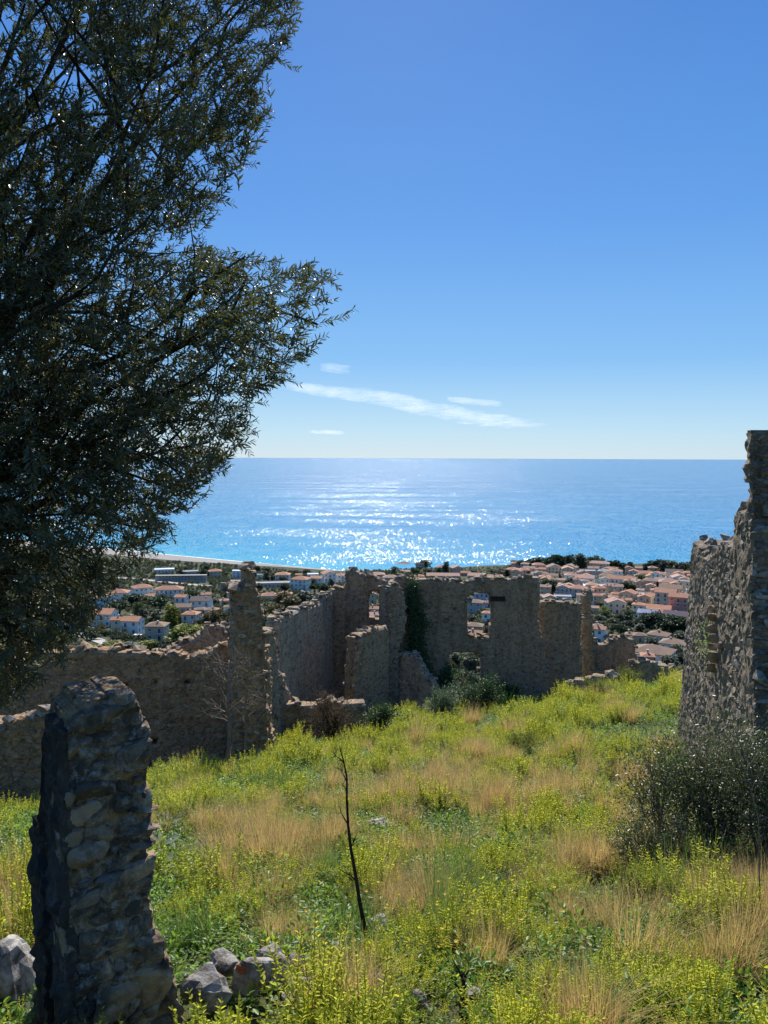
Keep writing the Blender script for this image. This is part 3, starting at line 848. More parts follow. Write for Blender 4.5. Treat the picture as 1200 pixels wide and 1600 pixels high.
for px_, py_, wp_, hp_, dz_, k_ in ((205, 1375, 84, 44, 0.0, 3), (228, 1545, 76, 62, 0.0, 5), (185, 1570, 70, 60, 0.0, 7), (150, 1240, 70, 40, 0.0, 2), (170, 1118, 110, 34, 0.02, 6), (140, 1340, 60, 50, 0.0, 8), (236, 1478, 50, 40, 0.0, 1), (222, 1295, 52, 12, 0.0, 4), (226, 1318, 44, 10, 0.0, 9), (224, 1262, 44, 12, 0.0, 10), (205, 1180, 56, 46, 0.0, 11)):
    d_ = raydir(px_, py_); q_ = d_ * (W16.A.dot(W16.n) / d_.dot(W16.n))
    sz = q_.length / FPX
    o_ = bpy.data.objects.new('stone', stone_mesh(k_, 'pillar_stone', True))
    COL.objects.link(o_); o_.parent = W16.root
    o_.matrix_local = Matrix.Translation(q_ - W16.org - W16.n * 0.035) @ Euler((0.1, 0.08 * (k_ % 3 - 1), math.atan2(W16.e.y, W16.e.x) + 0.1)).to_matrix().to_4x4() @ Matrix.Diagonal((wp_ * sz, 0.15, hp_ * sz, 1))
def pillar_cheek():
    """dark rendered side of the pillar: a thin slab against its left end, and the lower buttress beyond it"""
    bk = -W16.n
    def slab(d0, d1, th, prof, seed):
        bm = bmesh.new()
        nd, nz_ = 22, 120
        zb = -4.4
        rows = []
        for a in range(nd + 1):
            s = d0 + (d1 - d0) * a / nd
            zt = lerp_tab(prof, s) + 0.05 * noise.noise((s * 14, seed, 0)) + 0.03 * noise.noise((s * 40, seed, 3))
            rows.append([(s, zb + (zt - zb) * b / nz_) for b in range(nz_ + 1)])
        def P(s, z, out):
            k = Vector((s * 3, z * 3, seed))
            dv_, pv_ = noise.voronoi(Vector((s * 6, z * 9, seed)) + Vector((0.4 * noise.noise(k * 1.5), 0.4 * noise.noise(k * 1.7), 0)))
            if out > 0: out = out + 0.045 * (noise.cell(pv_[0] * 7.7) * 0.5 + 0.5) * min(1.0, (dv_[1] - dv_[0]) * 2.5) - 0.015
            q = Vector((PA[0], PA[1], z)) + bk * (s + 0.03 * noise.noise(k * 2)) - eP * (out + 0.035 * noise.noise(k) + 0.02 * noise.noise(k * 4) + 0.012 * noise.noise(k * 10))
            return q - W16.org
        f = [[bm.verts.new(P(s, z, th)) for s, z in r_] for r_ in rows]
        b = [[bm.verts.new(P(s, z, -0.03)) for s, z in r_] for r_ in rows]
        for a in range(nd):
            for c in range(nz_):
                bm.faces.new((f[a][c], f[a][c + 1], f[a + 1][c + 1], f[a + 1][c]))
                bm.faces.new((b[a][c], b[a + 1][c], b[a + 1][c + 1], b[a][c + 1]))
            bm.faces.new((f[a][nz_], b[a][nz_], b[a + 1][nz_], f[a + 1][nz_]))
        for a in (0, nd):
            for c in range(nz_):
                bm.faces.new((f[a][c], b[a][c], b[a][c + 1], f[a][c + 1]))
        bmesh.ops.recalc_face_normals(bm, faces=bm.faces[:])
        me = bpy.data.meshes.new('render_coat')
        bm.to_mesh(me); bm.free()
        return me
    zt = C0.y
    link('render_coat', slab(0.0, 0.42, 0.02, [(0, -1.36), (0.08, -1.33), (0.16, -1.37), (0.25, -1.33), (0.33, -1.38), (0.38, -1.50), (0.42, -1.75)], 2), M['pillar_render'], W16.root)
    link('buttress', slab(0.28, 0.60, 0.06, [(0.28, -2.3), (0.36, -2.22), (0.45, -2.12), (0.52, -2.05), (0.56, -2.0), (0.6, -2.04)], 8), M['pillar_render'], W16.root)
pillar_cheek()

# ------------------------------------------------------------------ leaves, tubes and scattering
def unit(a):
    return a / np.maximum(1e-9, np.linalg.norm(a, axis=-1, keepdims=True))

def leaf_arrays(P, D, Nn, L, Wd, droop=0.12, fold=0.15):
    """two quads per leaf, folded on the midrib and bent"""
    P = np.asarray(P, float); D = unit(np.asarray(D, float)); Nn = np.asarray(Nn, float)
    Sd = unit(np.cross(D, Nn)); Up = np.cross(Sd, D)
    L = np.asarray(L, float)[:, None]; Wd = np.asarray(Wd, float)[:, None]
    base = P
    tip = P + D * L - Up * L * droop
    def side(s, f, wf):
        return P + D * L * f + Sd * Wd * 0.5 * s * wf + Up * (Wd * fold) - Up * L * droop * f * f
    r1, r2 = side(1, 0.3, 0.9), side(1, 0.68, 0.8)
    l1, l2 = side(-1, 0.3, 0.9), side(-1, 0.68, 0.8)
    V = np.stack([base, r1, r2, tip, l2, l1], 1)
    n = len(P)
    b = np.arange(n)[:, None] * 6
    Q = np.concatenate([b + np.array([[0, 1, 2, 3]]), b + np.array([[0, 3, 4, 5]])], 0)
    return V.reshape(-1, 3), Q

def tube_arrays(pts, rad, sides=5):
    pts = [Vector(p) for p in pts]
    V, Q = [], []
    for i, p in enumerate(pts):
        a = pts[max(0, i - 1)]; b = pts[min(len(pts) - 1, i + 1)]
        d = (b - a).normalized()
        u = d.orthogonal().normalized(); v = d.cross(u)
        for k in range(sides):
            an = 2 * math.pi * k / sides
            V.append(p + (u * math.cos(an) + v * math.sin(an)) * rad[i])
    for i in range(len(pts) - 1):
        for k in range(sides):
            k2 = (k + 1) % sides
            Q.append((i * sides + k, i * sides + k2, (i + 1) * sides + k2, (i + 1) * sides + k))
    return np.array([tuple(v) for v in V]), np.array(Q)

def cat_arrays(parts):
    V, Q, b = [], [], 0
    for v, q in parts:
        V.append(v); Q.append(q + b); b += len(v)
    return np.concatenate(V), np.concatenate(Q)

def mat_mesh(name, groups):
    """groups: list of (material, [(V, Q), ...]) joined into one mesh"""
    V, Q, MI, b = [], [], [], 0
    mats = []
    for k, (m, parts) in enumerate(groups):
        if not parts: continue
        v, q = cat_arrays(parts)
        V.append(v); Q.append(q + b); b += len(v)
        MI += [len(mats)] * len(q)
        mats.append(m)
    me = npmesh(name, np.concatenate(V), np.concatenate(Q))
    for m in mats: me.materials.append(m)
    me.polygons.foreach_set('material_index', MI)
    return me

def wander(p, d, length, n, jit, r, pull=(0, 0, 0)):
    pts = [Vector(p)]
    d = Vector(d).normalized()
    for i in range(n):
        d = (d + Vector((r.gauss(0, jit), r.gauss(0, jit), r.gauss(0, jit))) + Vector(pull)).normalized()
        pts.append(pts[-1] + d * length / n)
    return pts

def scatter(name, pts, variants, label, cat, kind='stuff'):
    """pts: rows (x, y, z, rx, ry, rz, scale, index); variants: meshes.  Uncountable ground cover, instanced by geometry nodes."""
    c = bpy.data.collections.new(name + '_kinds')
    for i, me in enumerate(variants):
        o = bpy.data.objects.new('%s_%02d' % (name, i), me)
        c.objects.link(o)
    pts = np.array(pts, dtype=np.float32)
    me = bpy.data.meshes.new(name)
    me.vertices.add(len(pts))
    me.vertices.foreach_set('co', np.ascontiguousarray(pts[:, :3]).ravel())
    a = me.attributes.new('rot', 'FLOAT_VECTOR', 'POINT'); a.data.foreach_set('vector', np.ascontiguousarray(pts[:, 3:6]).ravel())
    a = me.attributes.new('scl', 'FLOAT', 'POINT'); a.data.foreach_set('value', np.ascontiguousarray(pts[:, 6]))
    a = me.attributes.new('idx', 'INT', 'POINT'); a.data.foreach_set('value', pts[:, 7].astype(np.int32))
    o = bpy.data.objects.new(name, me)
    COL.objects.link(o)
    ng = bpy.data.node_groups.new(name, 'GeometryNodeTree')
    ng.interface.new_socket('Geometry', in_out='INPUT', socket_type='NodeSocketGeometry')
    ng.interface.new_socket('Geometry', in_out='OUTPUT', socket_type='NodeSocketGeometry')
    N = ng.nodes.new
    gi, go = N('NodeGroupInput'), N('NodeGroupOutput')
    iop = N('GeometryNodeInstanceOnPoints')
    ci = N('GeometryNodeCollectionInfo')
    ci.inputs['Collection'].default_value = c
    ci.inputs['Separate Children'].default_value = True
    ci.inputs['Reset Children'].default_value = True
    def attr(nm, dt):
        x = N('GeometryNodeInputNamedAttribute'); x.data_type = dt; x.inputs['Name'].default_value = nm
        return [s for s in x.outputs if s.enabled and s.name == 'Attribute'][0]
    L = ng.links.new
    L(gi.outputs[0], iop.inputs['Points'])
    L(ci.outputs[0], iop.inputs['Instance'])
    iop.inputs['Pick Instance'].default_value = True
    L(attr('idx', 'INT'), iop.inputs['Instance Index'])
    L(attr('rot', 'FLOAT_VECTOR'), iop.inputs['Rotation'])
    L(attr('scl', 'FLOAT'), iop.inputs['Scale'])
    L(iop.outputs[0], go.inputs[0])
    md = o.modifiers.new('spread', 'NODES')
    md.node_group = ng
    tag(o, label, cat, None, kind)
    return o

# ------------------------------------------------------------------ plants of the field
prnd = random.Random(21)
def rv(r, s=1.0):
    return Vector((r.gauss(0, s), r.gauss(0, s), r.gauss(0, s)))

def make_weed(r, h, tips=True, nst=4, leaf=0.034, lw=0.42, tipf=0.62):
    st, lf, tp = [], ([], [], [], [], []), ([], [], [], [], [])
    for s in range(nst):
        a = r.uniform(0, 2 * math.pi)
        lean = r.uniform(0.05, 0.5)
        hh = h * r.uniform(0.65, 1.05)
        pts = wander((0.03 * math.cos(a), 0.03 * math.sin(a), -0.03), (math.cos(a) * lean, math.sin(a) * lean, 1), hh, 5, 0.08, r, (0, 0, 0.06))
        st.append(tube_arrays(pts, [0.0035, 0.0033, 0.003, 0.0027, 0.0022, 0.0015], 3))
        nw = int(hh / 0.022)
        for k in range(nw):
            f = 0.12 + 0.88 * k / nw
            i = min(4, int(f * 5)); q = pts[i].lerp(pts[i + 1], f * 5 - i)
            az = k * 2.4 + r.uniform(-0.5, 0.5)
            top = f > tipf and tips
            for kk in range(2):
                b = az + kk * math.pi
                up = 0.25 + 0.7 * f * f
                d = Vector((math.cos(b), math.sin(b), up + r.uniform(-0.2, 0.2)))
                L = leaf * (1.15 - 0.55 * f) * r.uniform(0.7, 1.25)
                dst = tp if top else lf
                dst[0].append(q); dst[1].append(d); dst[2].append(Vector((0, 0, 1)) + rv(r, 0.35)); dst[3].append(L); dst[4].append(L * lw)
    g = [(M['weed'], st + ([leaf_arrays(*lf)] if lf[0] else []))]
    if tp[0]: g.append((M['weed_tip'], [leaf_arrays(*tp)]))
    return mat_mesh('herb', g)

def make_herb(r, h, n=46, mat='herb_green', leaf=0.045, lw=0.5):
    P, D, U, L, W = [], [], [], [], []
    for i in range(n):
        a = r.uniform(0, 6.283); rad = h * 0.9 * math.sqrt(r.random())
        z = h * (r.random() ** 0.7) * (1 - 0.5 * (rad / h) ** 2)
        P.append((rad * math.cos(a), rad * math.sin(a), z))
        D.append((math.cos(a) + r.gauss(0, .5), math.sin(a) + r.gauss(0, .5), r.uniform(-0.1, 0.9)))
        U.append(Vector((0, 0, 1)) + rv(r, 0.4)); l = leaf * r.uniform(0.6, 1.3); L.append(l); W.append(l * lw)
    return mat_mesh('low_herb', [(M[mat], [leaf_arrays(P, D, U, L, W)])])

def blade_arrays(r, n, h, spread, w, lean, seg=4):
    V, Q = [], []
    for i in range(n):
        a = r.uniform(0, 6.283); ro = spread * math.sqrt(r.random())
        p = Vector((math.cos(a) * ro, math.sin(a) * ro, -0.02))
        ln = abs(r.gauss(0, lean)) + 0.05
        a2 = a + r.gauss(0, 0.8)
        out = Vector((math.cos(a2), math.sin(a2), 0))
        sd = Vector((-out.y, out.x, 0))
        hh = h * r.uniform(0.55, 1.1)
        ww = w * r.uniform(0.7, 1.3)
        b = len(V)
        for k in range(seg + 1):
            f = k / seg
            q = p + Vector((0, 0, hh * (f - 0.25 * ln * f * f))) + out * hh * ln * f * f
            wf = ww * (1 - f * 0.85)
            V += [q - sd * wf / 2, q + sd * wf / 2]
            if k: Q.append((b + 2 * k - 2, b + 2 * k - 1, b + 2 * k + 1, b + 2 * k))
    return np.array([tuple(v) for v in V]), np.array(Q)

def make_tuft(r, h, n, gold=True):
    if gold:
        g = [(M['grass_gold'], [blade_arrays(r, n, h, 0.12, 0.0048, 0.55)]), (M['grass_green'], [blade_arrays(r, int(n * 0.22), h * 0.55, 0.10, 0.006, 0.4)])]
    else:
        g = [(M['grass_green'], [blade_arrays(r, n, h, 0.09, 0.007, 0.38)])]
    return mat_mesh('grass_tuft', g)

WEEDS = [make_weed(prnd, h, True, n, tipf=tf) for h, n, tf in ((0.34, 5, 0.6), (0.42, 5, 0.55), (0.48, 6, 0.5), (0.38, 7, 0.7), (0.30, 6, 0.45), (0.45, 4, 0.65))]
GREENS = [make_weed(prnd, h, False, n, leaf=0.045, lw=0.5) for h, n in ((0.26, 5), (0.34, 6), (0.22, 6), (0.40, 4))]
HERBS = [make_herb(prnd, h) for h in (0.14, 0.18, 0.22, 0.16)]
GOLDS = [make_tuft(prnd, h, n) for h, n in ((0.50, 120), (0.58, 110), (0.42, 130), (0.54, 90), (0.38, 110))]
BLADES = [make_tuft(prnd, h, n, False) for h, n in ((0.35, 50), (0.5, 40), (0.28, 60))]

GOLD_ZONES = [  # (px, py, rx, ry, strength)  where the dry grass grows, as seen in the picture
    (720, 1205, 70, 45, 0.9), (800, 1240, 90, 45, 1.0), (660, 1225, 60, 40, 0.6), (590, 1215, 55, 35, 0.7), (370, 1320, 55, 50, 1.0), (440, 1380, 60, 45, 0.75), (500, 1300, 60, 60, 0.5),
    (335, 1285, 35, 35, 0.8), (640, 1370, 60, 50, 0.8), (540, 1420, 60, 40, 0.35), (1050, 1370, 80, 60, 0.75), (960, 1310, 90, 45, 0.6), (880, 1340, 80, 50, 0.55), (985, 1215, 28, 25, 1.0), (800, 1128, 22, 16, 1.0),
    (15, 1440, 35, 50, 0.9), (740, 1480, 60, 60, 0.4), (560, 1540, 40, 40, 0.25), (395, 1138, 18, 16, 1.0), (275, 1165, 12, 14, 1.0), (1180, 1400, 60, 60, 0.5), (860, 1270, 70, 40, 0.7), (930, 1400, 90, 50, 0.45), (945, 1090, 30, 14, 0.5), (690, 1170, 60, 30, 0.35), (1130, 1480, 60, 60, 0.3)]
GREEN_ZONES = [(120, 1330, 160, 130, 1.0), (330, 1470, 130, 90, 0.7), (480, 1190, 60, 40, 0.8), (300, 1220, 100, 60, 0.6), (590, 1400, 60, 40, 0.6), (620, 1560, 200, 60, 0.6), (430, 1170, 50, 30, 0.8), (660, 1120, 70, 30, 0.4), (700, 1400, 60, 60, 0.4)]
def zone(zs, px, py):
    v = 0
    for a, b, c, d, s in zs:
        q = ((px - a) / c) ** 2 + ((py - b) / d) ** 2
        v = max(v, s * math.exp(-q * 0.9))
    return v

ROCKSPOTS = [(600, 1300, 46, 26), (618, 1322, 26, 20), (590, 1360, 18, 12), (572, 1388, 22, 16), (560, 1395, 16, 10), (590, 1400, 24, 8), (590, 1462, 26, 26)]
LIMITS = [(-200, 13.7), (70, 13.5), (100, 19.0), (418, 19.0), (430, 24.4), (574, 24.6), (590, 30.5), (690, 31.5), (700, 34.5), (840, 34.5), (870, 30.4), (970, 29.6), (985, 36), (1090, 36), (1300, 36)]
def wall15_x(y):
    return 4.33 + (5.92 - 4.33) * (y - 9.05) / (14.9 - 9.05)

def field_points(n_per, seed, dmin=2.7, dmax=36):
    r = random.Random(seed)
    d = dmin
    while d < dmax:
        step = 0.25 + d * 0.02
        xl, xr = -0.56 * d - 0.8, 0.56 * d + 0.8
        cnt = n_per(d) * step * (xr - xl)
        for _ in range(int(cnt + r.random())):
            x = r.uniform(xl, xr); y = d + r.random() * step
            z = ground(x, y)
            px, py = project((x, y, z + 0.25))
            if y > lerp_tab(LIMITS, px): continue
            if x > wall15_x(y) - 0.15 and 8.6 < y < 15.2: continue
            if px > 1000 and 1110 < py < 1260 and 7 < y < 12 and r.random() < 0.5: continue
            if abs(x - C0.x - 0.05) < 0.42 and 3.5 < y < 4.6: continue
            gx_, gy_ = project((x, y, z))
            if 275 < gx_ < 480 and 1508 < gy_ < 1700 and r.random() < 0.86: continue
            if 690 < gx_ < 764 and 1560 < gy_ < 1760 and r.random() < 0.8: continue
            if 640 < gx_ < 690 and 1580 < gy_ < 1700 and r.random() < 0.7: continue
            yield x, y, z, px, py, r
        d += step

gold, weed, green, herb, blade = [], [], [], [], []
def row(x, y, z, r, s, nvar, tilt=0.15):
    return (x, y, z, r.gauss(0, tilt), r.gauss(0, tilt), r.uniform(0, 6.283), s, r.randrange(nvar))
def clump(x, y, sc, k):
    """0 at the middle of a clump to about 0.6 at its rim, and a random number for the clump"""
    w1 = noise.noise((x * 2.1, y * 2.1, k)) * 0.16
    dd, pp = noise.voronoi(Vector((x * sc + w1, y * sc - w1, k)))
    return dd[0], noise.cell(pp[0] * 17.31 + Vector((k, 0, 0))) * 0.5 + 0.5, noise.cell(pp[0] * 5.77 - Vector((0, k, 0))) * 0.5 + 0.5
for x, y, z, px, py, r in field_points(lambda d: 105 if d < 7 else 70 if d < 12 else 42 if d < 20 else 30, 77):
    g = zone(GOLD_ZONES, px, py)
    gr = zone(GREEN_ZONES, px, py)
    far = 1.0 + 0.02 * max(0, y - 14)
    sc_ = 1.15 if y < 13 else 0.85
    d1, c1, c2 = clump(x, y, sc_, 4.0)
    dome = max(0.4, 1.45 - 1.45 * d1) * (0.65 + 0.75 * c2)
    if y > 13: dome *= 1.12
    gd, g1, g2 = clump(x, y, 1.7, 9.0)
    if g1 < g * 1.35 + 0.05 and gd < 0.62:
        if r.random() < 0.16 and g < 0.85:
            weed.append(row(x, y, z, r, r.uniform(0.6, 1.0) * dome * far, len(WEEDS)))
            continue
        if r.random() < 0.75 - 0.5 * gd: gold.append(row(x, y, z, r, (1.2 - 0.9 * gd) * (0.7 + 0.6 * g2) * r.uniform(0.8, 1.15) * far, len(GOLDS), 0.12))
        continue
    if r.random() < max(0.0, (d1 - 0.40) * 2.6): continue
    if c1 < gr * 0.75 + 0.08:
        (green if c2 > 0.35 else herb).append(row(x, y, z, r, r.uniform(0.8, 1.2) * dome * far, 4))
    elif c1 < 0.93:
        weed.append(row(x, y, z, r, r.uniform(0.8, 1.2) * dome * far, len(WEEDS)))
    elif r.random() < 0.5:
        blade.append(row(x, y, z, r, r.uniform(0.7, 1.2), len(BLADES)))
for x, y, z, px, py, r in field_points(lambda d: 55 if d < 7 else 34 if d < 12 else 14, 78):
    if zone(GOLD_ZONES, px, py) > 0.75 and r.random() < 0.6: continue
    herb.append(row(x, y, z, r, r.uniform(0.5, 1.2), 4, 0.2))
for (px, py, n) in ((700, 1440, 14), (720, 1400, 10), (1060, 1420, 12), (1120, 1400, 8), (560, 1460, 5), (690, 1500, 8)):
    for _ in range(n):
        q = at(px + prnd.gauss(0, 22), py + prnd.gauss(0, 18))
        blade.append((q.x, q.y, q.z, 0, 0, prnd.uniform(0, 6), prnd.uniform(0.9, 1.5), prnd.randrange(3)))
# a strip of green beyond the doorway of the far wall
for _ in range(500):
    x = prnd.uniform(2.5, 7.5); y = prnd.uniform(37.5, 52)
    green.append((x, y, ground(x, y), 0, 0, prnd.uniform(0, 6), prnd.uniform(1, 1.8), prnd.randrange(4)))
scatter('golden_grass', gold, GOLDS, 'dry golden grass growing in patches across the field', 'dry grass')
scatter('yellow_green_weeds', weed, WEEDS, 'upright yellow green leafy weeds covering the slope', 'weeds')
scatter('green_weeds', green, GREENS, 'mid green leafy weeds among the yellow ones', 'weeds')
scatter('ground_cover', herb, HERBS, 'low green herbs close to the soil', 'ground cover')
scatter('green_grass', blade, BLADES, 'tall green grass blades among the weeds', 'grass')

# yellow flowers
fl = []
P, D, U, L, W = [], [], [], [], []
for k in range(7):
    a = k * 0.898
    P.append((0, 0, 0)); D.append((math.cos(a), math.sin(a), 0.3)); U.append((0, 0, 1)); L.append(0.015); W.append(0.011)
bl = mat_mesh('yellow_blossom', [(M['petal'], [leaf_arrays(P, D, U, L, W)])])
for _ in range(85):
    px, py = prnd.gauss(690, 130), prnd.gauss(1470, 70)
    if py > 1590 or px < 250: continue
    q = at(px, py)
    fl.append((q.x, q.y, q.z + prnd.uniform(0.3, 0.45), prnd.gauss(0, .5), prnd.gauss(0, .5), 0, prnd.uniform(0.7, 1.2), 0))
scatter('yellow_flowers', fl, [bl], 'small yellow flowers dotted over the near weeds', 'flowers')

# ------------------------------------------------------------------ shrubs
def shrub(name, label, cat, px, py, d, wid, hei, mat, nleaf, leaf, lw=0.4, stems=9, seed=1, bark='twig', clump=0.9, dep=None, group=None, base_drop=0.0):
    """a bush: base at the ground seen below (px, distance d)"""
    r = random.Random(seed)
    q = at_depth(px, py, d)
    loc = Vector((q.x, q.y, ground(q.x, q.y) - base_drop))
    root = empty(name, loc)
    tag(root, label, cat, group, 'thing')
    dep = dep or wid * 0.8
    tips, st = [], []
    for s in range(stems):
        a = r.uniform(0, 6.283)
        end = Vector((math.cos(a) * wid * 0.5 * r.uniform(0.2, 0.95), math.sin(a) * dep * 0.5 * r.uniform(0.2, 0.95), hei * r.uniform(0.5, 0.98)))
        pts = [Vector((0, 0, -0.05)) + Vector((math.cos(a), math.sin(a), 0)) * 0.06]
        for k in range(1, 7):
            f = k / 6
            pts.append(pts[0].lerp(end, f) + Vector((0, 0, hei * 0.15 * math.sin(f * 3.14))) + rv(r, 0.03 * hei))
        st.append(tube_arrays(pts, [0.016 * hei * (1 - 0.8 * k / 6) for k in range(7)], 4))
        tips += pts[2:]
        for k in range(5):
            i = r.randrange(2, 6)
            p2 = wander(pts[i], (pts[i] - pts[0]) + rv(r, 0.5 * hei), hei * 0.35, 4, 0.2, r)
            st.append(tube_arrays(p2, [0.006 * hei, 0.005 * hei, 0.004 * hei, 0.003 * hei, 0.002 * hei], 3))
            tips += p2[1:]
    link('branches', mat_mesh('branches', [(M[bark], st)]), None, root)
    if nleaf:
        rs = np.random.RandomState(seed)
        T = np.array([tuple(t) for t in tips])
        idx = rs.randint(0, len(T), nleaf)
        P = T[idx] + rs.normal(0, 0.075 * clump * hei, (nleaf, 3))
        P[:, 2] = np.maximum(P[:, 2], 0.02)
        D = unit(P - np.array([0, 0, hei * 0.3])) + rs.normal(0, 0.6, (nleaf, 3))
        U = rs.normal(0, 0.6, (nleaf, 3)) + np.array([0, 0, 1])
        Lf = leaf * rs.uniform(0.6, 1.3, nleaf)
        v, qd = leaf_arrays(P, D, U, Lf, Lf * lw)
        link('foliage', mat_mesh('foliage', [(M[mat], [(v, qd)])]), None, root)
    return root

shrub('dark_shrub', 'large dark glossy leaved bush in front of the tall right wall', 'shrub', 1125, 1200, 8.0, 1.35, 1.32, 'shrub_dark', 9500, 0.034, 0.42, 26, 41, clump=1.6)
shrub('dark_shrub', 'dark bush with bare twigs spilling off the right edge of the view', 'shrub', 1215, 1220, 7.5, 1.2, 1.35, 'shrub_dark', 8500, 0.034, 0.42, 18, 42, clump=1.3)
shrub('dark_shrub', 'smaller dark bush with yellowish leaves left of the large glossy bush', 'shrub', 1050, 1180, 8.2, 0.95, 1.2, 'shrub_dark', 7500, 0.032, 0.42, 14, 43, clump=1.3)
shrub('dark_shrub', 'low olive coloured bush at the left foot of the large glossy bush', 'shrub', 1015, 1250, 7.6, 0.8, 0.6, 'shrub_dark', 4500, 0.03, 0.42, 14, 55, clump=1.5)
shrub('red_brown_shrub', 'low reddish brown bare twig shrub in the grass before the glossy bush', 'shrub', 1000, 1290, 6.6, 0.55, 0.35, 'brown_leaf', 500, 0.018, 0.4, 16, 44, bark='dry_wood')
shrub('grey_green_shrub', 'rounded grey green bush in front of the plastered wall stump', 'shrub', 690, 1110, 26.5, 1.35, 1.15, 'shrub_grey', 5200, 0.085, 0.28, 14, 45)
shrub('deep_green_shrub', 'tall deep green bush at the foot of the doorway', 'shrub', 748, 1095, 29, 1.7, 1.5, 'shrub_deep', 5200, 0.10, 0.25, 14, 46)
shrub('deep_green_shrub', 'deep green bush tucked against the low flat topped wall', 'shrub', 594, 1125, 24.3, 1.0, 1.05, 'shrub_deep', 3600, 0.085, 0.28, 12, 47)
shrub('dry_brown_shrub', 'dry brown leaved shrub in front of the low flat topped wall', 'shrub', 520, 1130, 22.6, 1.5, 1.55, 'brown_leaf', 4200, 0.06, 0.4, 14, 48, bark='dry_wood')
shrub('dark_shrub', 'dark bush filling the arched hollow of the big wall', 'shrub', 785, 1085, 34.6, 1.6, 1.25, 'shrub_deep', 4500, 0.10, 0.4, 12, 49)
shrub('dark_shrub', 'dark bush at the foot of the set back flat topped wall', 'shrub', 868, 1070, 33.5, 1.0, 0.9, 'shrub_deep', 2500, 0.09, 0.4, 10, 50)
shrub('yellow_green_shrub', 'yellow green clump on top of the knoll at the right', 'shrub', 985, 1075, 26, 1.0, 0.75, 'lime', 2600, 0.05, 0.35, 14, 51)
shrub('yellow_green_shrub', 'yellow green clump beside the low wall stub with pale stones', 'shrub', 935, 1100, 25, 1.3, 0.7, 'lime', 2800, 0.05, 0.35, 14, 52)
shrub('yellow_green_shrub', 'bright yellow green rounded clump alone below the deep green bush', 'shrub', 812, 1165, 17.5, 0.75, 0.55, 'lime', 2400, 0.04, 0.35, 12, 53)
shrub('niche_plant', 'small green plant growing out of the blocked niche in the grey wall', 'plant', 1124, 1030, 11.6, 0.35, 0.85, 'herb_green', 900, 0.05, 0.4, 7, 54, base_drop=-1.75)

# ivy on the big wall
def ivy():
    rs = np.random.RandomState(9)
    q = at_depth(652, 1080, 35.8)
    root = empty('ivy', q)
    tag(root, 'dark ivy hanging down the big broken wall from top to ground', 'ivy', None, 'thing')
    spine = [(645, 925), (648, 950), (655, 975), (650, 1000), (655, 1025), (662, 1050), (668, 1080), (690, 1075), (700, 1060)]
    wd = [8, 13, 15, 12, 11, 13, 17, 14, 10]
    P, st = [], []
    for (a, b), s in zip(spine, wd):
        for _ in range(620):
            u, v = rs.normal(0, s * 0.55), rs.normal(0, 11)
            p = at_depth(a + u, b + v, 35.9 - abs(rs.normal(0, 0.12)))
            P.append(tuple(p - q))
    st.append(tube_arrays([at_depth(a, b, 35.85) - q for a, b in spine[::-1]], [0.03] * 9, 4))
    P = np.array(P); n = len(P)
    D = rs.normal(0, 0.7, (n, 3)) + np.array([0, -0.3, -0.6])
    U = rs.normal(0, 0.4, (n, 3)) + np.array([0, -1, 0.3])
    Lf = rs.uniform(0.06, 0.12, n)
    link('stems', mat_mesh('stems', [(M['bark'], st)]), None, root)
    link('foliage', mat_mesh('foliage', [(M['shrub_deep'], [leaf_arrays(P, D, U, Lf, Lf * 0.8)])]), None, root)
ivy()

# mullein rosettes beside the pillar
def mullein(px, py, s, label, seed):
    r = random.Random(seed)
    q = at(px, py)
    root = empty('mullein', q)
    tag(root, label, 'mullein plant', None, 'thing')
    for k in range(11):
        a = k * 2.4
        P = [(0.02 * math.cos(a), 0.02 * math.sin(a), 0.03 + 0.012 * k)]
        el = 0.25 + 0.07 * k + r.uniform(-0.1, 0.1)
        L = s * (0.30 - 0.012 * k)
        me = mat_mesh('leaf', [(M['mullein'], [leaf_arrays(P, [(math.cos(a), math.sin(a), el)], [(0, 0, 1)], [L], [L * 0.36], 0.25, 0.12)])])
        link('leaf', me, None, root)
mullein(252, 1335, 1.0, 'grey felted leaf rosette just right of the stone pillar', 1)
mullein(262, 1300, 0.8, 'smaller grey leaf rosette behind the one nearest the pillar', 2)
mullein(248, 1365, 0.75, 'low grey leaf rosette below the other two beside the pillar', 3)
mullein(320, 1340, 0.6, 'grey green leaf rosette at the left edge of the golden grass', 4)

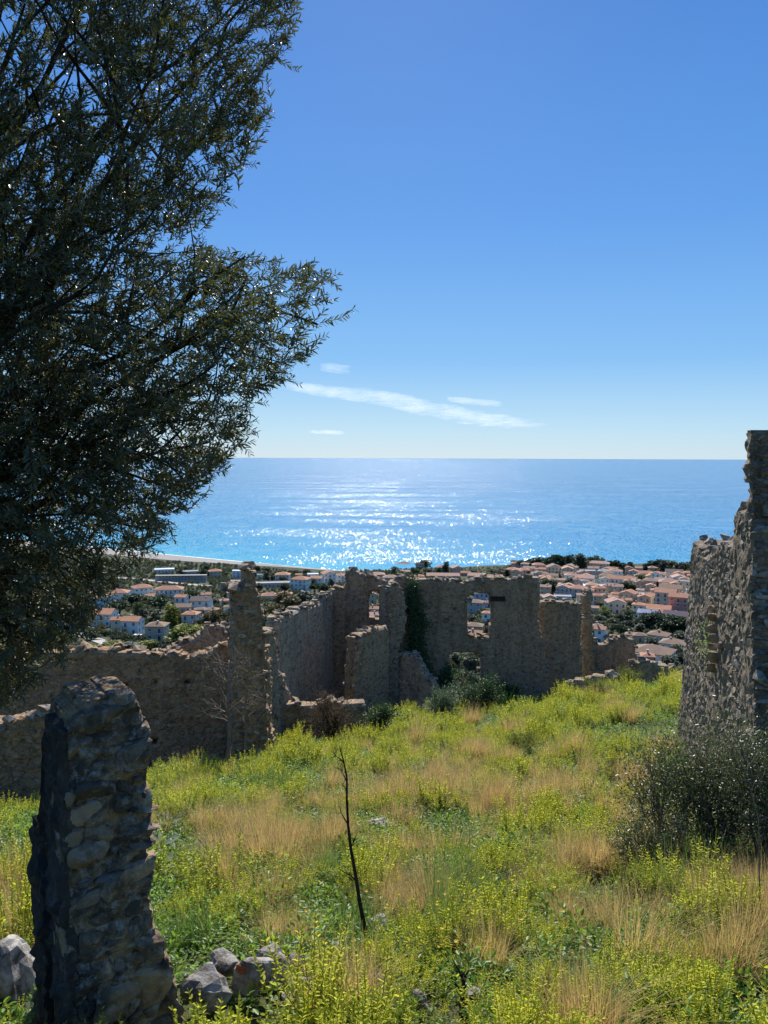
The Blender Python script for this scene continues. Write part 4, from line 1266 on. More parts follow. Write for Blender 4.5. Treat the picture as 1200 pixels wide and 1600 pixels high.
# ------------------------------------------------------------------ dead saplings
def bare_sapling(name, label, base, pts_px, d, rad, twigs, seed, mat='dry_wood', tw=0.3, cat='dead sapling', spread=0.6, order=1):
    r = random.Random(seed)
    P = [at_depth(a, b, d) for a, b in pts_px]
    P[0].z = min(P[0].z, ground(P[0].x, P[0].y) - 0.05)
    root = empty(name, P[0])
    tag(root, label, cat, None, 'thing')
    o = P[0].copy()
    pts = [p - o for p in P]
    n = len(pts)
    v = mat_mesh('stem', [(M[mat], [tube_arrays(pts, [rad * (1 - 0.8 * i / (n - 1)) for i in range(n)], 6)])])
    link('stem', v, None, root)
    for k in range(twigs):
        f = 0.25 + 0.72 * (k + r.random()) / twigs
        i = min(n - 2, int(f * (n - 1))); p = pts[i].lerp(pts[i + 1], f * (n - 1) - i)
        a = r.uniform(0, 6.283)
        parts = []
        main = wander(p, (math.cos(a) * spread, math.sin(a) * spread * 0.7, 0.8), tw * r.uniform(0.5, 1.2), 6, 0.16, r)
        rr = rad * 0.35
        parts.append(tube_arrays(main, [rr * (1 - 0.75 * i / 6) for i in range(7)], 4))
        for _ in range(4 * order):
            j = r.randrange(1, 6)
            sub = wander(main[j], (main[j] - main[j - 1]).normalized() + rv(r, 0.6), tw * r.uniform(0.2, 0.5), 4, 0.2, r)
            parts.append(tube_arrays(sub, [rr * 0.5, rr * 0.42, rr * 0.34, rr * 0.28, rr * 0.2], 3))
        link('twig', mat_mesh('twig', [(M[mat], parts)]), None, root)

dS = at(577, 1490).y
bare_sapling('dead_sapling', 'thin black burnt sapling standing alone in the middle of the field', None,
    [(577, 1490), (571, 1455), (562, 1410), (556, 1370), (548, 1325), (544, 1290), (542, 1250), (542, 1215), (537, 1190), (531, 1168)], dS, 0.019, 6, 61, tw=0.16, spread=0.5)
bare_sapling('dead_sapling', 'bare grey dead sapling with branching twigs before the orange wall', None, [(360, 1180), (358, 1150), (357, 1120), (355, 1090), (356, 1060), (350, 1035)], 15.5, 0.035, 22, 62, 'twig', 0.85, spread=0.9, order=2)
bare_sapling('dead_sapling', 'thinner bare sapling beside the branching grey one at the wall', None, [(381, 1178), (384, 1150), (383, 1115), (386, 1080), (388, 1050), (392, 1030)], 15.8, 0.026, 13, 63, 'twig', 0.6, spread=0.9, order=2)
dT = at(727, 1598).y
bare_sapling('burnt_stump', 'small black burnt stump with stubby upright shoots at the bottom edge', None, [(726, 1610), (726, 1590), (727, 1570), (726, 1548), (724, 1530)], dT, 0.030, 10, 64, tw=0.13, cat='burnt stump', spread=0.6)
bare_sapling('dry_stalk', 'single thin dry stalk in the golden grass patch', None, [(838, 1215), (834, 1190), (829, 1165)], at(838, 1215).y, 0.008, 2, 65, tw=0.1, cat='dry stalk')
bare_sapling('dry_stalk', 'tall curved dry stalks at the right edge before the dark bush', None, [(1195, 1330), (1185, 1280), (1172, 1230), (1160, 1190)], 5.6, 0.006, 7, 66, 'twig', 0.35, cat='dry stalk', spread=0.35)

# ------------------------------------------------------------------ rocks in the field
def rock(px, py, w_px, h_px, label, seed, mat='rock', sink=0.25, group='loose rocks in the weeds', name='rock', lift=0.0):
    r = random.Random(seed)
    q = at(px, py)
    k = q.length / FPX
    me = ROCKS[seed % 12].copy()
    me.materials.append(M[mat])
    o = link(name, me)
    sx, sz = w_px * k, h_px * k * 1.15
    o.scale = (sx, (sx + sz) * 0.5 * r.uniform(0.8, 1.1), sz)
    o.rotation_euler = (r.gauss(0, 0.15), r.gauss(0, 0.2), r.gauss(0, 0.35))
    o.location = (q.x, q.y, q.z + sz * (0.5 - sink) + lift)
    tag(o, label, 'rock', group, 'thing')
    return o
ORDN = ['first', 'second', 'third', 'fourth', 'fifth', 'sixth', 'seventh', 'eighth', 'ninth', 'tenth', 'eleventh', 'twelfth', 'thirteenth', 'fourteenth', 'fifteenth', 'sixteenth', 'seventeenth', 'eighteenth', 'nineteenth', 'twentieth']
RK = [
    (325, 1582, 66, 40, 'broad pale rock at the front of the rubble beside the pillar'),
    (352, 1548, 42, 40, 'upright grey rock behind the broad pale one near the pillar'),
    (395, 1562, 52, 44, 'rounded pale grey rock in the middle of the near rubble'),
    (441, 1548, 34, 38, 'dark tilted rock at the right end of the near rubble'),
    (420, 1528, 36, 30, 'dark blocky rock behind the near rubble heap'),
    (478, 1578, 30, 24, 'grey rock half sunk in weeds below the near rubble'),
    (465, 1528, 26, 14, 'flat white stone just above the near rubble'),
    (498, 1535, 22, 12, 'small pale stone right of the flat white one'),
    (527, 1510, 22, 16, 'small white stone higher up towards the burnt sapling'),
    (600, 1300, 44, 28, 'large dark rock showing in the grass right of the burnt sapling'),
    (620, 1325, 24, 20, 'brownish rock just below the large dark rock'),
    (590, 1358, 20, 14, 'small grey rock below the brownish one'),
    (572, 1386, 24, 16, 'grey rock touching the middle of the burnt sapling'),
    (590, 1398, 22, 9, 'flat pale stone beside the rock at the sapling'),
    (590, 1462, 28, 30, 'dark upright rock near the foot of the burnt sapling'),
    (655, 1590, 28, 18, 'pale rock at the bottom edge left of the burnt stump'),
    (585, 1560, 26, 20, 'dark rock in shadow near the bottom edge'),
    (742, 1592, 22, 22, 'grey rock behind the foot of the burnt stump'),
    (830, 1104, 22, 14, 'grey rock on the slope below the set back wall'),
    (880, 1118, 18, 14, 'dark grey rock in the yellow weeds below the wall stub'),
    (977, 1066, 20, 16, 'pale rock on the knoll nearest the wall stub'),
    (965, 1115, 18, 12, 'pale flat rock below the knoll'),
    (1000, 1052, 22, 14, 'pale rock on the crest at the foot of the crumbled wall'),
    (1025, 1055, 26, 22, 'large dark rock on the crest near the tall right wall'),
    (1050, 1060, 24, 20, 'grey rock on the crest closest to the tall right wall'),
    (935, 1160, 14, 10, 'small grey rock alone in the weeds halfway up the right slope'),
]
for i, (a, b, c, d_, lab) in enumerate(RK):
    rock(a, b, c, d_, lab, i + 1, lift=0.10 if b > 1500 else 0.0)
RUB = sorted([q for q in ((prnd.gauss(410, 80), prnd.gauss(1556, 24)) for _ in range(26)) if 290 < q[0] < 640 and q[1] < 1600])
for i, (a, b) in enumerate(RUB):
    rock(a, b, prnd.uniform(9, 22), prnd.uniform(7, 15), 'small loose stone, %s from the pillar along the rubble strip' % (ORDN[i] if i < 20 else 'farthest'), 50 + i, lift=0.06, group='small stones of the rubble by the pillar')
    if i == 20: break
rock(28, 1575, 50, 95, 'big squared pale block left of the pillar at the bottom corner', 40, lift=0.05)
rock(378, 1565, 18, 14, 'broken red brick piece lying among the near rubble', 41, mat='brick_red', lift=0.2, name='brick_fragment', group=None)

# ------------------------------------------------------------------ olive tree overhanging from the left
CROWN_EDGE = [(-200, 500), (0, 480), (30, 478), (60, 470), (100, 452), (150, 440), (200, 425), (250, 408), (300, 392), (335, 360), (360, 330), (385, 330), (398, 415), (410, 485), (430, 535), (460, 552), (500, 545), (540, 528), (565, 500), (600, 455), (650, 422), (690, 410),
              (720, 372), (760, 350), (790, 325), (810, 290), (850, 268), (870, 255), (900, 205), (930, 185), (960, 165), (1000, 125), (1040, 100), (1080, 70), (1110, 15), (1120, -50), (1300, -60)]
def olive():
    r = random.Random(17)
    rs = np.random.RandomState(17)
    bx, by = -3.75, 4.7
    base = Vector((bx, by, ground(bx, by) - 0.1))
    root = empty('olive_tree', base)
    tag(root, 'big olive tree with a dense dark crown hanging in from the left', 'olive tree', None, 'thing')
    O = np.array(tuple(base))
    ctr = np.array([-3.3, 4.9, 0.9]); rad = np.array([3.3, 1.75, 3.4])
    # limbs
    fork = Vector((-3.6, 4.75, -1.5))
    trunk = [base, Vector((-3.8, 4.72, -3.0)), Vector((-3.62, 4.7, -2.3)), fork]
    link('trunk', mat_mesh('trunk', [(M['olive_bark'], [tube_arrays([p - base for p in trunk], [0.24, 0.19, 0.17, 0.16], 9)])]), None, root)
    targets = [((40, 30), 4.2), ((250, 130), 4.6), ((180, 330), 4.2), ((330, 480), 4.6), ((420, 470), 4.9), ((250, 620), 4.3), ((320, 680), 4.8), ((120, 800), 4.3), ((60, 480), 4.0), ((380, 60), 5.0), ((60, 960), 4.4), ((-150, 300), 4.6), ((-150, 700), 5.2), ((200, -100), 4.8), ((170, 500), 5.4)]
    nodes = []
    for i, ((px, py), d) in enumerate(targets):
        end = at_depth(px, py, d)
        start = fork.copy()
        L = (end - start).length
        mid = start.lerp(end, 0.45) + Vector((-0.25, 0, 0.25 * L * (0.5 if end.z > start.z else 0.9)))
        pts = []
        for k in range(13):
            f = k / 12
            p = start * (1 - f) ** 2 + mid * 2 * f * (1 - f) + end * f * f + rv(r, 0.035)
            pts.append(p)
        pts[0] = start
        link('limb', mat_mesh('limb', [(M['olive_bark'], [tube_arrays([p - base for p in pts], [0.05 * (1 - 0.88 * k / 12) for k in range(13)], 6)])]), None, root)
        nodes += pts[3:]
        parts = []
        for k in range(16):
            j = r.randrange(3, 13)
            w_ = wander(pts[j], (pts[j] - pts[max(0, j - 2)]).normalized() + rv(r, 0.6), L * r.uniform(0.18, 0.4), 6, 0.18, r)
            while len(w_) > 2 and project(w_[-1])[0] > lerp_tab(CROWN_EDGE, project(w_[-1])[1]) - 25: w_.pop()
            if len(w_) < 3: continue
            parts.append(tube_arrays([p - base for p in w_], [0.012 * (1 - 0.8 * q / 6) for q in range(len(w_))], 4))
            nodes += w_[2:]
        link('branch', mat_mesh('branch', [(M['olive_bark'], parts)]), None, root)
    nodes = np.array([tuple(p) for p in nodes])
    # twigs with paired narrow leaves
    def ok(p, margin=0):
        q = (p - ctr) / rad
        px, py = project(p)
        if px < -330: return False
        wob = 26 * noise.noise((py * 0.013, px * 0.01, 2.2)) + 14 * noise.noise((py * 0.05, px * 0.03, 4))
        return px < lerp_tab(CROWN_EDGE, py) - margin + wob
    tw = []
    tries = 0
    while len(tw) < 9000 and tries < 140000:
        tries += 1
        if r.random() < 0.45:
            p = nodes[r.randrange(len(nodes))] + rs.normal(0, 0.25, 3)
        else:
            # shell and inside of the crown
            py = r.uniform(-120, 1110); e = lerp_tab(CROWN_EDGE, py)
            px = e - 12 - (e + 330) * (r.random() ** 1.25)
            dd = 4.75 + (r.random() + r.random() - 1) * (1.35 if px < e - 90 else 0.8) + 0.1
            p = np.array(tuple(at_depth(px, py, dd)))
        px, py = project(p)
        if not (-330 < px < 620 and -140 < py < 1130) or not ok(p, 34 if r.random() < 0.75 else 8): continue
        if noise.noise(Vector(tuple(p * 2.1))) < (-0.15 if py < 260 or px > lerp_tab(CROWN_EDGE, py) - 150 else -0.36) and r.random() < 0.85: continue
        out = unit((p - ctr) / rad)
        tw.append((p, out))
    P, D, U, L, W = [], [], [], [], []
    stems = []
    for p, out in tw:
        d = out * 0.55 + rs.normal(0, 0.45, 3) + np.array([0.18, 0, 0.30])
        d = unit(d)
        ln = r.uniform(0.13, 0.26)
        pts = wander(Vector(tuple(p - d * ln * 0.4)), d, ln, 5, 0.10, r)
        if not ok(np.array(tuple(pts[-1])), 4 if r.random() < 0.6 else -22): continue
        stems.append(tube_arrays([q - base for q in pts], [0.0028, 0.0025, 0.0022, 0.0018, 0.0014, 0.001], 3))
        n = int(ln / 0.017)
        ax = Vector(tuple(unit(np.cross(d, rs.normal(0, 1, 3)))))
        dv = Vector(tuple(d)); bx_ = dv.cross(ax)
        for k in range(n):
            f = (k + 0.6) / n
            i = min(4, int(f * 5)); q = pts[i].lerp(pts[i + 1], f * 5 - i) - base
            a = (k % 2) * 1.57 + r.gauss(0, 0.4)
            sd = ax * math.cos(a) + bx_ * math.sin(a)
            for s in (1, -1):
                dd = dv * 0.75 + sd * s * r.uniform(0.5, 1.0) + rv(r, 0.18)
                P.append(q); D.append(dd); U.append(rv(r, 0.5) + dv.cross(sd) * 0.3 + Vector((0, 0, 0.7)))
                l = r.uniform(0.038, 0.066) * (1 - 0.35 * f * f); L.append(l); W.append(l * r.uniform(0.19, 0.27))
    P = np.array([tuple(x) for x in P]); D = np.array([tuple(x) for x in D]); U = np.array([tuple(x) for x in U])
    v, q = leaf_arrays(P, D, U, L, W, 0.10, 0.10)
    o = link('crown', mat_mesh('crown', [(M['olive_leaf'], [(v, q)]), (M['olive_bark'], stems)]), None, root)
    o['kind'] = 'stuff'
olive()

# ------------------------------------------------------------------ the town on the coastal plain
WALLC = {'white': (0.84, 0.84, 0.756), 'cream': (0.756, 0.622, 0.451), 'beige': (0.61, 0.476, 0.329), 'grey': (0.512, 0.476, 0.427), 'salmon': (0.708, 0.329, 0.22), 'tan': (0.659, 0.5, 0.329), 'pale blue': (0.512, 0.573, 0.634), 'pinkish': (0.683, 0.525, 0.451)}
ROOFC = {'terracotta': (0.40, 0.19, 0.115), 'orange': (0.47, 0.22, 0.12), 'brown': (0.25, 0.16, 0.11), 'pink': (0.46, 0.275, 0.20), 'dark': (0.13, 0.10, 0.09), 'grey': (0.33, 0.32, 0.31), 'white': (0.78, 0.78, 0.77), 'faded': (0.36, 0.225, 0.165), 'blue': (0.10, 0.16, 0.28), 'plum': (0.10, 0.075, 0.09)}
for k, c in WALLC.items():
    M['wall_' + k] = m_plain(k + ' house render', c, 0.9, 0.05, 0.4)
for k, c in ROOFC.items():
    t = NT(k + ' roof')
    p = t.pos()
    cc = t.mix(t.ramp(t.noise(0.35, 6, 0.65, p), [(0.35, (0, 0, 0)), (0.7, (0.8,) * 3)]), c, tuple(x * 0.68 for x in c))
    cc = t.mix(t.ramp(t.noise(2.2, 4, 0.7, p), [(0.45, (0, 0, 0)), (0.7, (0.5,) * 3)]), cc, tuple(min(1, x * 1.35) for x in c))
    M['roof_' + k] = t.done(t.bsdf(cc, 0.85 if k != 'blue' else 0.3, t.bump(t.noise(3.5, 3, 0.6, p), 0.5, 0.1), 0.2))
M['pane'] = m_plain('dark window glass', (0.035, 0.042, 0.05), 0.25, 0.1, 1.0, 0.5)
M['shutter'] = m_plain('brown shutter', (0.12, 0.085, 0.06), 0.7, 0.1, 2.0)
M['trim'] = m_plain('white trim', (0.75, 0.74, 0.72), 0.8, 0.05, 1.0)
M['rail'] = m_plain('dark railing', (0.12, 0.11, 0.11), 0.7, 0.05, 1.0)

def boxv(x0, x1, y0, y1, z0, z1):
    v = [(x0, y0, z0), (x1, y0, z0), (x1, y1, z0), (x0, y1, z0), (x0, y0, z1), (x1, y0, z1), (x1, y1, z1), (x0, y1, z1)]
    f = [(0, 3, 2, 1), (4, 5, 6, 7), (0, 1, 5, 4), (1, 2, 6, 5), (2, 3, 7, 6), (3, 0, 4, 7)]
    return v, f
def join(parts):
    V, F, MI = [], [], []
    for i, (v, f) in enumerate(parts):
        b = len(V); V += v; F += [tuple(q + b for q in g) for g in f]; MI += [i] * len(f)
    return V, F, MI
def window_mesh(name, w_, h_, mats, sill=True):
    fr = 0.09
    parts = [boxv(-w_ / 2 + fr, w_ / 2 - fr, -0.03, 0.05, fr, h_ - fr)]
    ring = []
    for b in ((-w_ / 2, -w_ / 2 + fr, 0, h_), (w_ / 2 - fr, w_ / 2, 0, h_), (-w_ / 2 + fr, w_ / 2 - fr, 0, fr), (-w_ / 2 + fr, w_ / 2 - fr, h_ - fr, h_), (-0.03, 0.03, fr, h_ - fr)):
        ring.append(boxv(b[0], b[1], -0.08, 0.05, b[2], b[3]))
    if sill: ring.append(boxv(-w_ / 2 - 0.1, w_ / 2 + 0.1, -0.16, 0.02, -0.1, 0.0))
    v, f, _ = join(ring)
    V, F, MI = join([parts[0], (v, f)])
    me = pymesh(name, V, F, MI)
    for m in mats: me.materials.append(M[m])
    return me
WIN = [window_mesh('window', 1.15, 1.35, ('pane', 'trim')), window_mesh('window', 1.25, 1.4, ('shutter', 'trim')), window_mesh('window', 1.0, 1.2, ('pane', 'shutter'))]
FDOOR = [window_mesh('door', 1.3, 2.2, ('pane', 'trim'), False), window_mesh('door', 1.2, 2.15, ('shutter', 'trim'), False)]
vv, ff = boxv(-1.5, 1.5, -1.15, 0.0, -0.16, 0.0)
BALC_SLAB = (vv, ff)
rl = [boxv(-1.5, 1.5, -1.15, -1.10, 0.85, 0.92)]
for k in range(13):
    rl.append(boxv(-1.48 + k * 0.244, -1.45 + k * 0.244, -1.14, -1.11, 0.0, 0.85))
rl += [boxv(-1.5, -1.45, -1.10, 0, 0.85, 0.92), boxv(1.45, 1.5, -1.10, 0, 0.85, 0.92)]
rv_, rf_, _ = join(rl)
V, F, MI = join([BALC_SLAB, (rv_, rf_)])
BALC = pymesh('balcony', V, F, MI); BALC.materials.append(M['trim']); BALC.materials.append(M['rail'])
CHIM = pymesh('chimney', *join([boxv(-0.3, 0.3, -0.3, 0.3, -0.6, 0.9), boxv(-0.4, 0.4, -0.4, 0.4, 0.9, 1.05)])[:2]); CHIM.materials.append(M['wall_pinkish'])

ORD = ['first', 'second', 'third', 'fourth', 'fifth', 'sixth', 'seventh', 'eighth', 'ninth', 'tenth', 'eleventh', 'twelfth', 'thirteenth', 'fourteenth', 'fifteenth', 'sixteenth', 'seventeenth', 'eighteenth', 'nineteenth', 'twentieth', 'last']
def roof_slab(kind, W, Dp, h, pitch):
    """roof shell with 0.18 m thickness and overhang, on a W x Dp plan, eaves at h"""
    ov = 0.45
    x0, x1, y0, y1 = -W / 2 - ov, W / 2 + ov, -Dp / 2 - ov, Dp / 2 + ov
    th = 0.2
    if kind == 'f':
        parts = [boxv(x0 + 0.3, x1 - 0.3, y0 + 0.3, y1 - 0.3, h + 0.01, h + 0.25)]
        return join(parts)[:2]
    if kind == 'p':      # ridge runs away from the viewer, gable end in front
        rise = (x1 - x0) / 2 * pitch
        V = [(x0, y0, h - ov * pitch), (0, y0, h - ov * pitch + rise), (x1, y0, h - ov * pitch), (x0, y1, h - ov * pitch), (0, y1, h - ov * pitch + rise), (x1, y1, h - ov * pitch)]
        F = [(0, 1, 4, 3), (1, 2, 5, 4)]
    elif kind == 'g':
        rise = (y1 - y0) / 2 * pitch
        z = h - ov * pitch
        V = [(x0, y0, z), (x0, 0, z + rise), (x0, y1, z), (x1, y0, z), (x1, 0, z + rise), (x1, y1, z)]
        F = [(0, 3, 4, 1), (1, 4, 5, 2)]
    else:                # hip
        z = h - ov * pitch
        m = min(x1 - x0, y1 - y0) / 2
        rise = m * pitch
        if x1 - x0 >= y1 - y0:
            a, b = (x0 + m, 0, z + rise), (x1 - m, 0, z + rise)
        else:
            a, b = (0, y0 + m, z + rise), (0, y1 - m, z + rise)
        V = [(x0, y0, z), (x1, y0, z), (x1, y1, z), (x0, y1, z), a, b]
        if x1 - x0 >= y1 - y0: F = [(0, 1, 5, 4), (1, 2, 5), (2, 3, 4, 5), (3, 0, 4)]
        else: F = [(0, 1, 4), (1, 2, 5, 4), (2, 3, 5), (3, 0, 4, 5)]
    n = len(V)
    V = V + [(x, y, z + th) for x, y, z in V]
    G = [tuple(q + n for q in f) for f in F] + [tuple(reversed(f)) for f in F]
    edges = {}
    for f in F:
        for i in range(len(f)):
            e_ = (f[i], f[(i + 1) % len(f)])
            edges[tuple(sorted(e_))] = edges.get(tuple(sorted(e_)), []) + [e_]
    for k, l in edges.items():
        if len(l) == 1:
            a, b = l[0]
            G.append((b, a, a + n, b + n)[::-1])
    return V, G

def house_at(px, py, w_px, st, kind, wc, rc, yaw, r, label, group=None, cat='house', name='house', ratio=0.75, win=True, sh=3.1, dep=None):
    q = at(px, py, 150)
    k = q.length / FPX
    Wt = w_px * k * 1.1
    yw = R(yaw)
    Dp = dep if dep else max(5.0, min(11.0, Wt * ratio))
    W = max(4.0, (Wt - Dp * abs(math.sin(yw))) / max(0.5, abs(math.cos(yw)))) if abs(yaw) > 3 else Wt
    h = st * sh
    view = math.atan2(q.x, q.y)
    fwd = Vector((math.sin(view), math.cos(view), 0))
    c = q + fwd * (Dp / 2)
    root = empty(name, (c.x, c.y, q.z), -view + yw)
    tag(root, label, cat, group, 'thing')
    pitch = 0.36 if kind != 'f' else 0
    v, f = boxv(-W / 2, W / 2, -Dp / 2, Dp / 2, -4.0, h)
    if kind == 'g':
        rise = Dp / 2 * pitch
        v += [(-W / 2, 0, h + rise), (W / 2, 0, h + rise)]; f += [(7, 4, 8), (5, 6, 9)]
    elif kind == 'p':
        rise = W / 2 * pitch
        v += [(0, -Dp / 2, h + rise), (0, Dp / 2, h + rise)]; f += [(4, 5, 8), (6, 7, 9)]
    link('wall', pymesh('wall', v, f), M['wall_' + wc], root)
    rv2, rf2 = roof_slab(kind, W, Dp, h, pitch)
    ro = link('roof', pymesh('roof', rv2, rf2), M['roof_' + rc], root)
    if kind == 'f':
        par = [boxv(-W / 2 - .02, W / 2 + .02, -Dp / 2 - .02, -Dp / 2 + 0.2, h + .26, h + 0.75), boxv(-W / 2 - .02, W / 2 + .02, Dp / 2 - 0.2, Dp / 2 + .02, h + .26, h + 0.75), boxv(-W / 2 - .02, -W / 2 + .2, -Dp / 2 + 0.2, Dp / 2 - 0.2, h + .26, h + 0.75), boxv(W / 2 - .2, W / 2 + .02, -Dp / 2 + 0.2, Dp / 2 - 0.2, h + .26, h + 0.75)]
        link('parapet', pymesh('parapet', *join(par)[:2]), M['wall_' + wc], root)
    elif r.random() < 0.7 and w_px > 12:
        ch = link('chimney', CHIM, None, ro)
        ch.location = (r.uniform(-0.3, 0.3) * W, r.uniform(-0.15, 0.25) * Dp, h + (0.9 if kind != 'p' else 1.1))
    if win:
        style = r.randrange(3)
        def put(me, nm, x, y, z, rz):
            o = bpy.data.objects.new(nm, me)
            COL.objects.link(o); o.parent = root
            o.location = (x, y, z); o.rotation_euler = (0, 0, rz)
        nb = max(1, int(W / 3.1))
        for s in range(st):
            for i in range(nb):
                x = (i + 0.5) / nb * W - W / 2
                if s == 0 and i == nb // 2 and h > 2:
                    put(FDOOR[style % 2], 'door', x, -Dp / 2, 0.02, 0)
                elif s > 0 and r.random() < 0.3 and w_px > 14 and W / nb > 2.9:
                    put(BALC, 'balcony', x, -Dp / 2 - 0.003, s * sh + 0.1, 0)
                    put(FDOOR[style % 2], 'balcony_door', x, -Dp / 2, s * sh + 0.12, 0)
                else:
                    put(WIN[style], 'window', x, -Dp / 2, s * sh + 1.0, 0)
            if abs(yaw) > 12 and Dp > 4.5:
                side = 1 if yaw < 0 else -1
                m = max(1, int(Dp / 3.6))
                for i in range(m):
                    y = (i + 0.5) / m * Dp - Dp / 2
                    put(WIN[style], 'window', side * W / 2, y, s * sh + 1.0, R(90) * side)
    return root

H = []   # (px, base py, width px, storeys, roof kind, wall, roof, yaw)
def hs(row, *items):
    H.append((row, items))
hs('by the road beneath the olive tree', (130, 966, 24, 2, 'g', 'white', 'terracotta', -15), (160, 979, 42, 2, 'g', 'white', 'orange', -22), (185, 989, 19, 2, 'g', 'cream', 'orange', -20), (208, 991, 30, 2, 'g', 'white', 'orange', -24), (246, 1001, 32, 2, 'h', 'beige', 'brown', -18))
hs('behind the big umbrella pines at the left', (150, 933, 18, 1, 'h', 'white', 'terracotta', 10), (164, 950, 25, 2, 'p', 'white', 'brown', 20), (187, 941, 28, 2, 'h', 'white', 'terracotta', -12), (222, 932, 29, 2, 'h', 'white', 'terracotta', 14), (235, 938, 14, 1, 'g', 'cream', 'orange', 5), (265, 935, 39, 2, 'h', 'white', 'terracotta', -8), (321, 936, 16, 1, 'g', 'white', 'terracotta', 8), (361, 940, 11, 2, 'h', 'cream', 'faded', 5))
hs('in the valley behind the rising dark wall', (284, 948, 19, 2, 'g', 'white', 'orange', -18), (287, 957, 25, 1, 'g', 'cream', 'brown', -10), (315, 955, 31, 2, 'g', 'white', 'dark', -12), (313, 961, 16, 1, 'h', 'beige', 'brown', 5), (331, 962, 20, 1, 'h', 'pale blue', 'brown', -8), (351, 946, 14, 1, 'h', 'white', 'orange', 10), (299, 979, 26, 2, 'h', 'white', 'orange', -20), (358, 957, 15, 1, 'h', 'white', 'brown', -8), (354, 978, 14, 1, 'h', 'cream', 'terracotta', 12))
hs('closest to the long beach', (257, 895.5, 26, 1, 'f', 'white', 'white', 0), (296, 899, 25, 1, 'f', 'grey', 'grey', 4), (336, 903, 18, 2, 'h', 'beige', 'terracotta', 6), (373, 903, 18, 2, 'f', 'white', 'white', -6), (408, 904, 11, 1, 'f', 'white', 'grey', 0), (442, 909, 22, 2, 'h', 'white', 'orange', -8), (467, 903, 9, 1, 'g', 'cream', 'orange', 0), (489, 903, 17, 1, 'f', 'white', 'white', 5))
hs('between the tall pier and the gable wall', (372, 915, 20, 1, 'f', 'grey', 'grey', 0), (427, 918, 48, 1, 'f', 'grey', 'grey', 2), (422, 938, 24, 1, 'h', 'white', 'terracotta', -4), (446, 935, 19, 1, 'h', 'cream', 'terracotta', -4), (470, 924, 30, 3, 'h', 'white', 'terracotta', -22), (495, 915, 20, 2, 'g', 'white', 'orange', -14), (513, 913, 22, 3, 'p', 'white', 'terracotta', 18), (531, 910, 17, 2, 'h', 'white', 'faded', -8))
hs('on the headland above the big wall', (587, 903, 27, 1, 'h', 'beige', 'pink', 5), (610, 908, 23, 1, 'h', 'cream', 'faded', -8), (631, 889, 22, 2, 'h', 'beige', 'brown', 10), (656, 889, 12, 2, 'f', 'beige', 'grey', 0), (633, 898, 14, 1, 'g', 'cream', 'pink', 0), (654, 906, 16, 1, 'h', 'beige', 'terracotta', 4), (690, 896, 20, 2, 'h', 'beige', 'faded', -10), (713, 897, 19, 2, 'p', 'tan', 'faded', 18), (727, 900, 14, 1, 'g', 'salmon', 'terracotta', 5), (692, 905, 46, 1, 'g', 'beige', 'pink', 2), (744, 905, 24, 1, 'g', 'cream', 'pink', -6), (772, 908, 24, 1, 'g', 'cream', 'pink', 4))
hs('seen through the narrow window hole', (581, 943, 13, 2, 'p', 'tan', 'faded', 10), (583, 960, 19, 1, 'g', 'cream', 'terracotta', -6), (584, 970, 20, 1, 'g', 'beige', 'pink', 6))
hs('seen through the square window hole', (751, 941, 22, 2, 'h', 'pale blue', 'grey', 10), (744, 958, 24, 2, 'h', 'grey', 'brown', -14), (763, 949, 13, 1, 'h', 'pinkish', 'faded', 8), (760, 977, 11, 2, 'h', 'white', 'terracotta', -10), (741, 989, 26, 1, 'h', 'beige', 'brown', -8), (740, 1003, 28, 1, 'g', 'pinkish', 'terracotta', -12))
hs('highest against the dark pine belt', (806, 889, 14, 2, 'h', 'pinkish', 'terracotta', 6), (820, 890, 12, 2, 'h', 'grey', 'faded', -8), (841, 892, 19, 2, 'h', 'pinkish', 'terracotta', 12), (865, 896, 23, 2, 'p', 'cream', 'brown', 14), (891, 896, 23, 2, 'p', 'cream', 'faded', -14), (930, 894, 38, 3, 'h', 'cream', 'pink', -5), (1002, 901, 28, 1, 'g', 'pinkish', 'terracotta', 8), (1029, 903, 26, 1, 'h', 'cream', 'faded', -8), (1053, 904, 23, 2, 'g', 'white', 'dark', 4), (1078, 906, 16, 2, 'h', 'cream', 'terracotta', 0))
hs('one street below the pine belt', (801, 900, 20, 2, 'h', 'beige', 'terracotta', -12), (818, 901, 18, 2, 'h', 'pinkish', 'terracotta', 10), (843, 902, 24, 1, 'h', 'beige', 'brown', 6), (867, 904, 15, 1, 'f', 'white', 'white', -5), (918, 903, 22, 2, 'f', 'grey', 'grey', 8), (944, 903, 18, 2, 'h', 'grey', 'grey', -10), (961, 903, 20, 2, 'h', 'white', 'faded', -8), (983, 908, 16, 1, 'h', 'pinkish', 'brown', 10), (1011, 911, 12, 1, 'g', 'white', 'pink', 0), (1036, 913, 22, 1, 'g', 'tan', 'faded', -6), (1060, 914, 21, 2, 'p', 'pale blue', 'pink', 12))
hs('two streets below the pine belt', (878, 912, 13, 1, 'g', 'cream', 'pink', 6), (914, 915, 27, 2, 'g', 'white', 'pink', -8), (927, 923, 28, 1, 'f', 'white', 'white', 4), (947, 911, 20, 2, 'h', 'white', 'brown', -12), (971, 917, 38, 2, 'g', 'white', 'terracotta', -6), (998, 922, 14, 2, 'p', 'beige', 'brown', 16), (1016, 920, 22, 2, 'h', 'beige', 'brown', -14), (1044, 922, 28, 2, 'h', 'cream', 'faded', 8), (1070, 929, 18, 3, 'f', 'cream', 'grey', -10), (1084, 921, 12, 2, 'h', 'white', 'terracotta', 6))
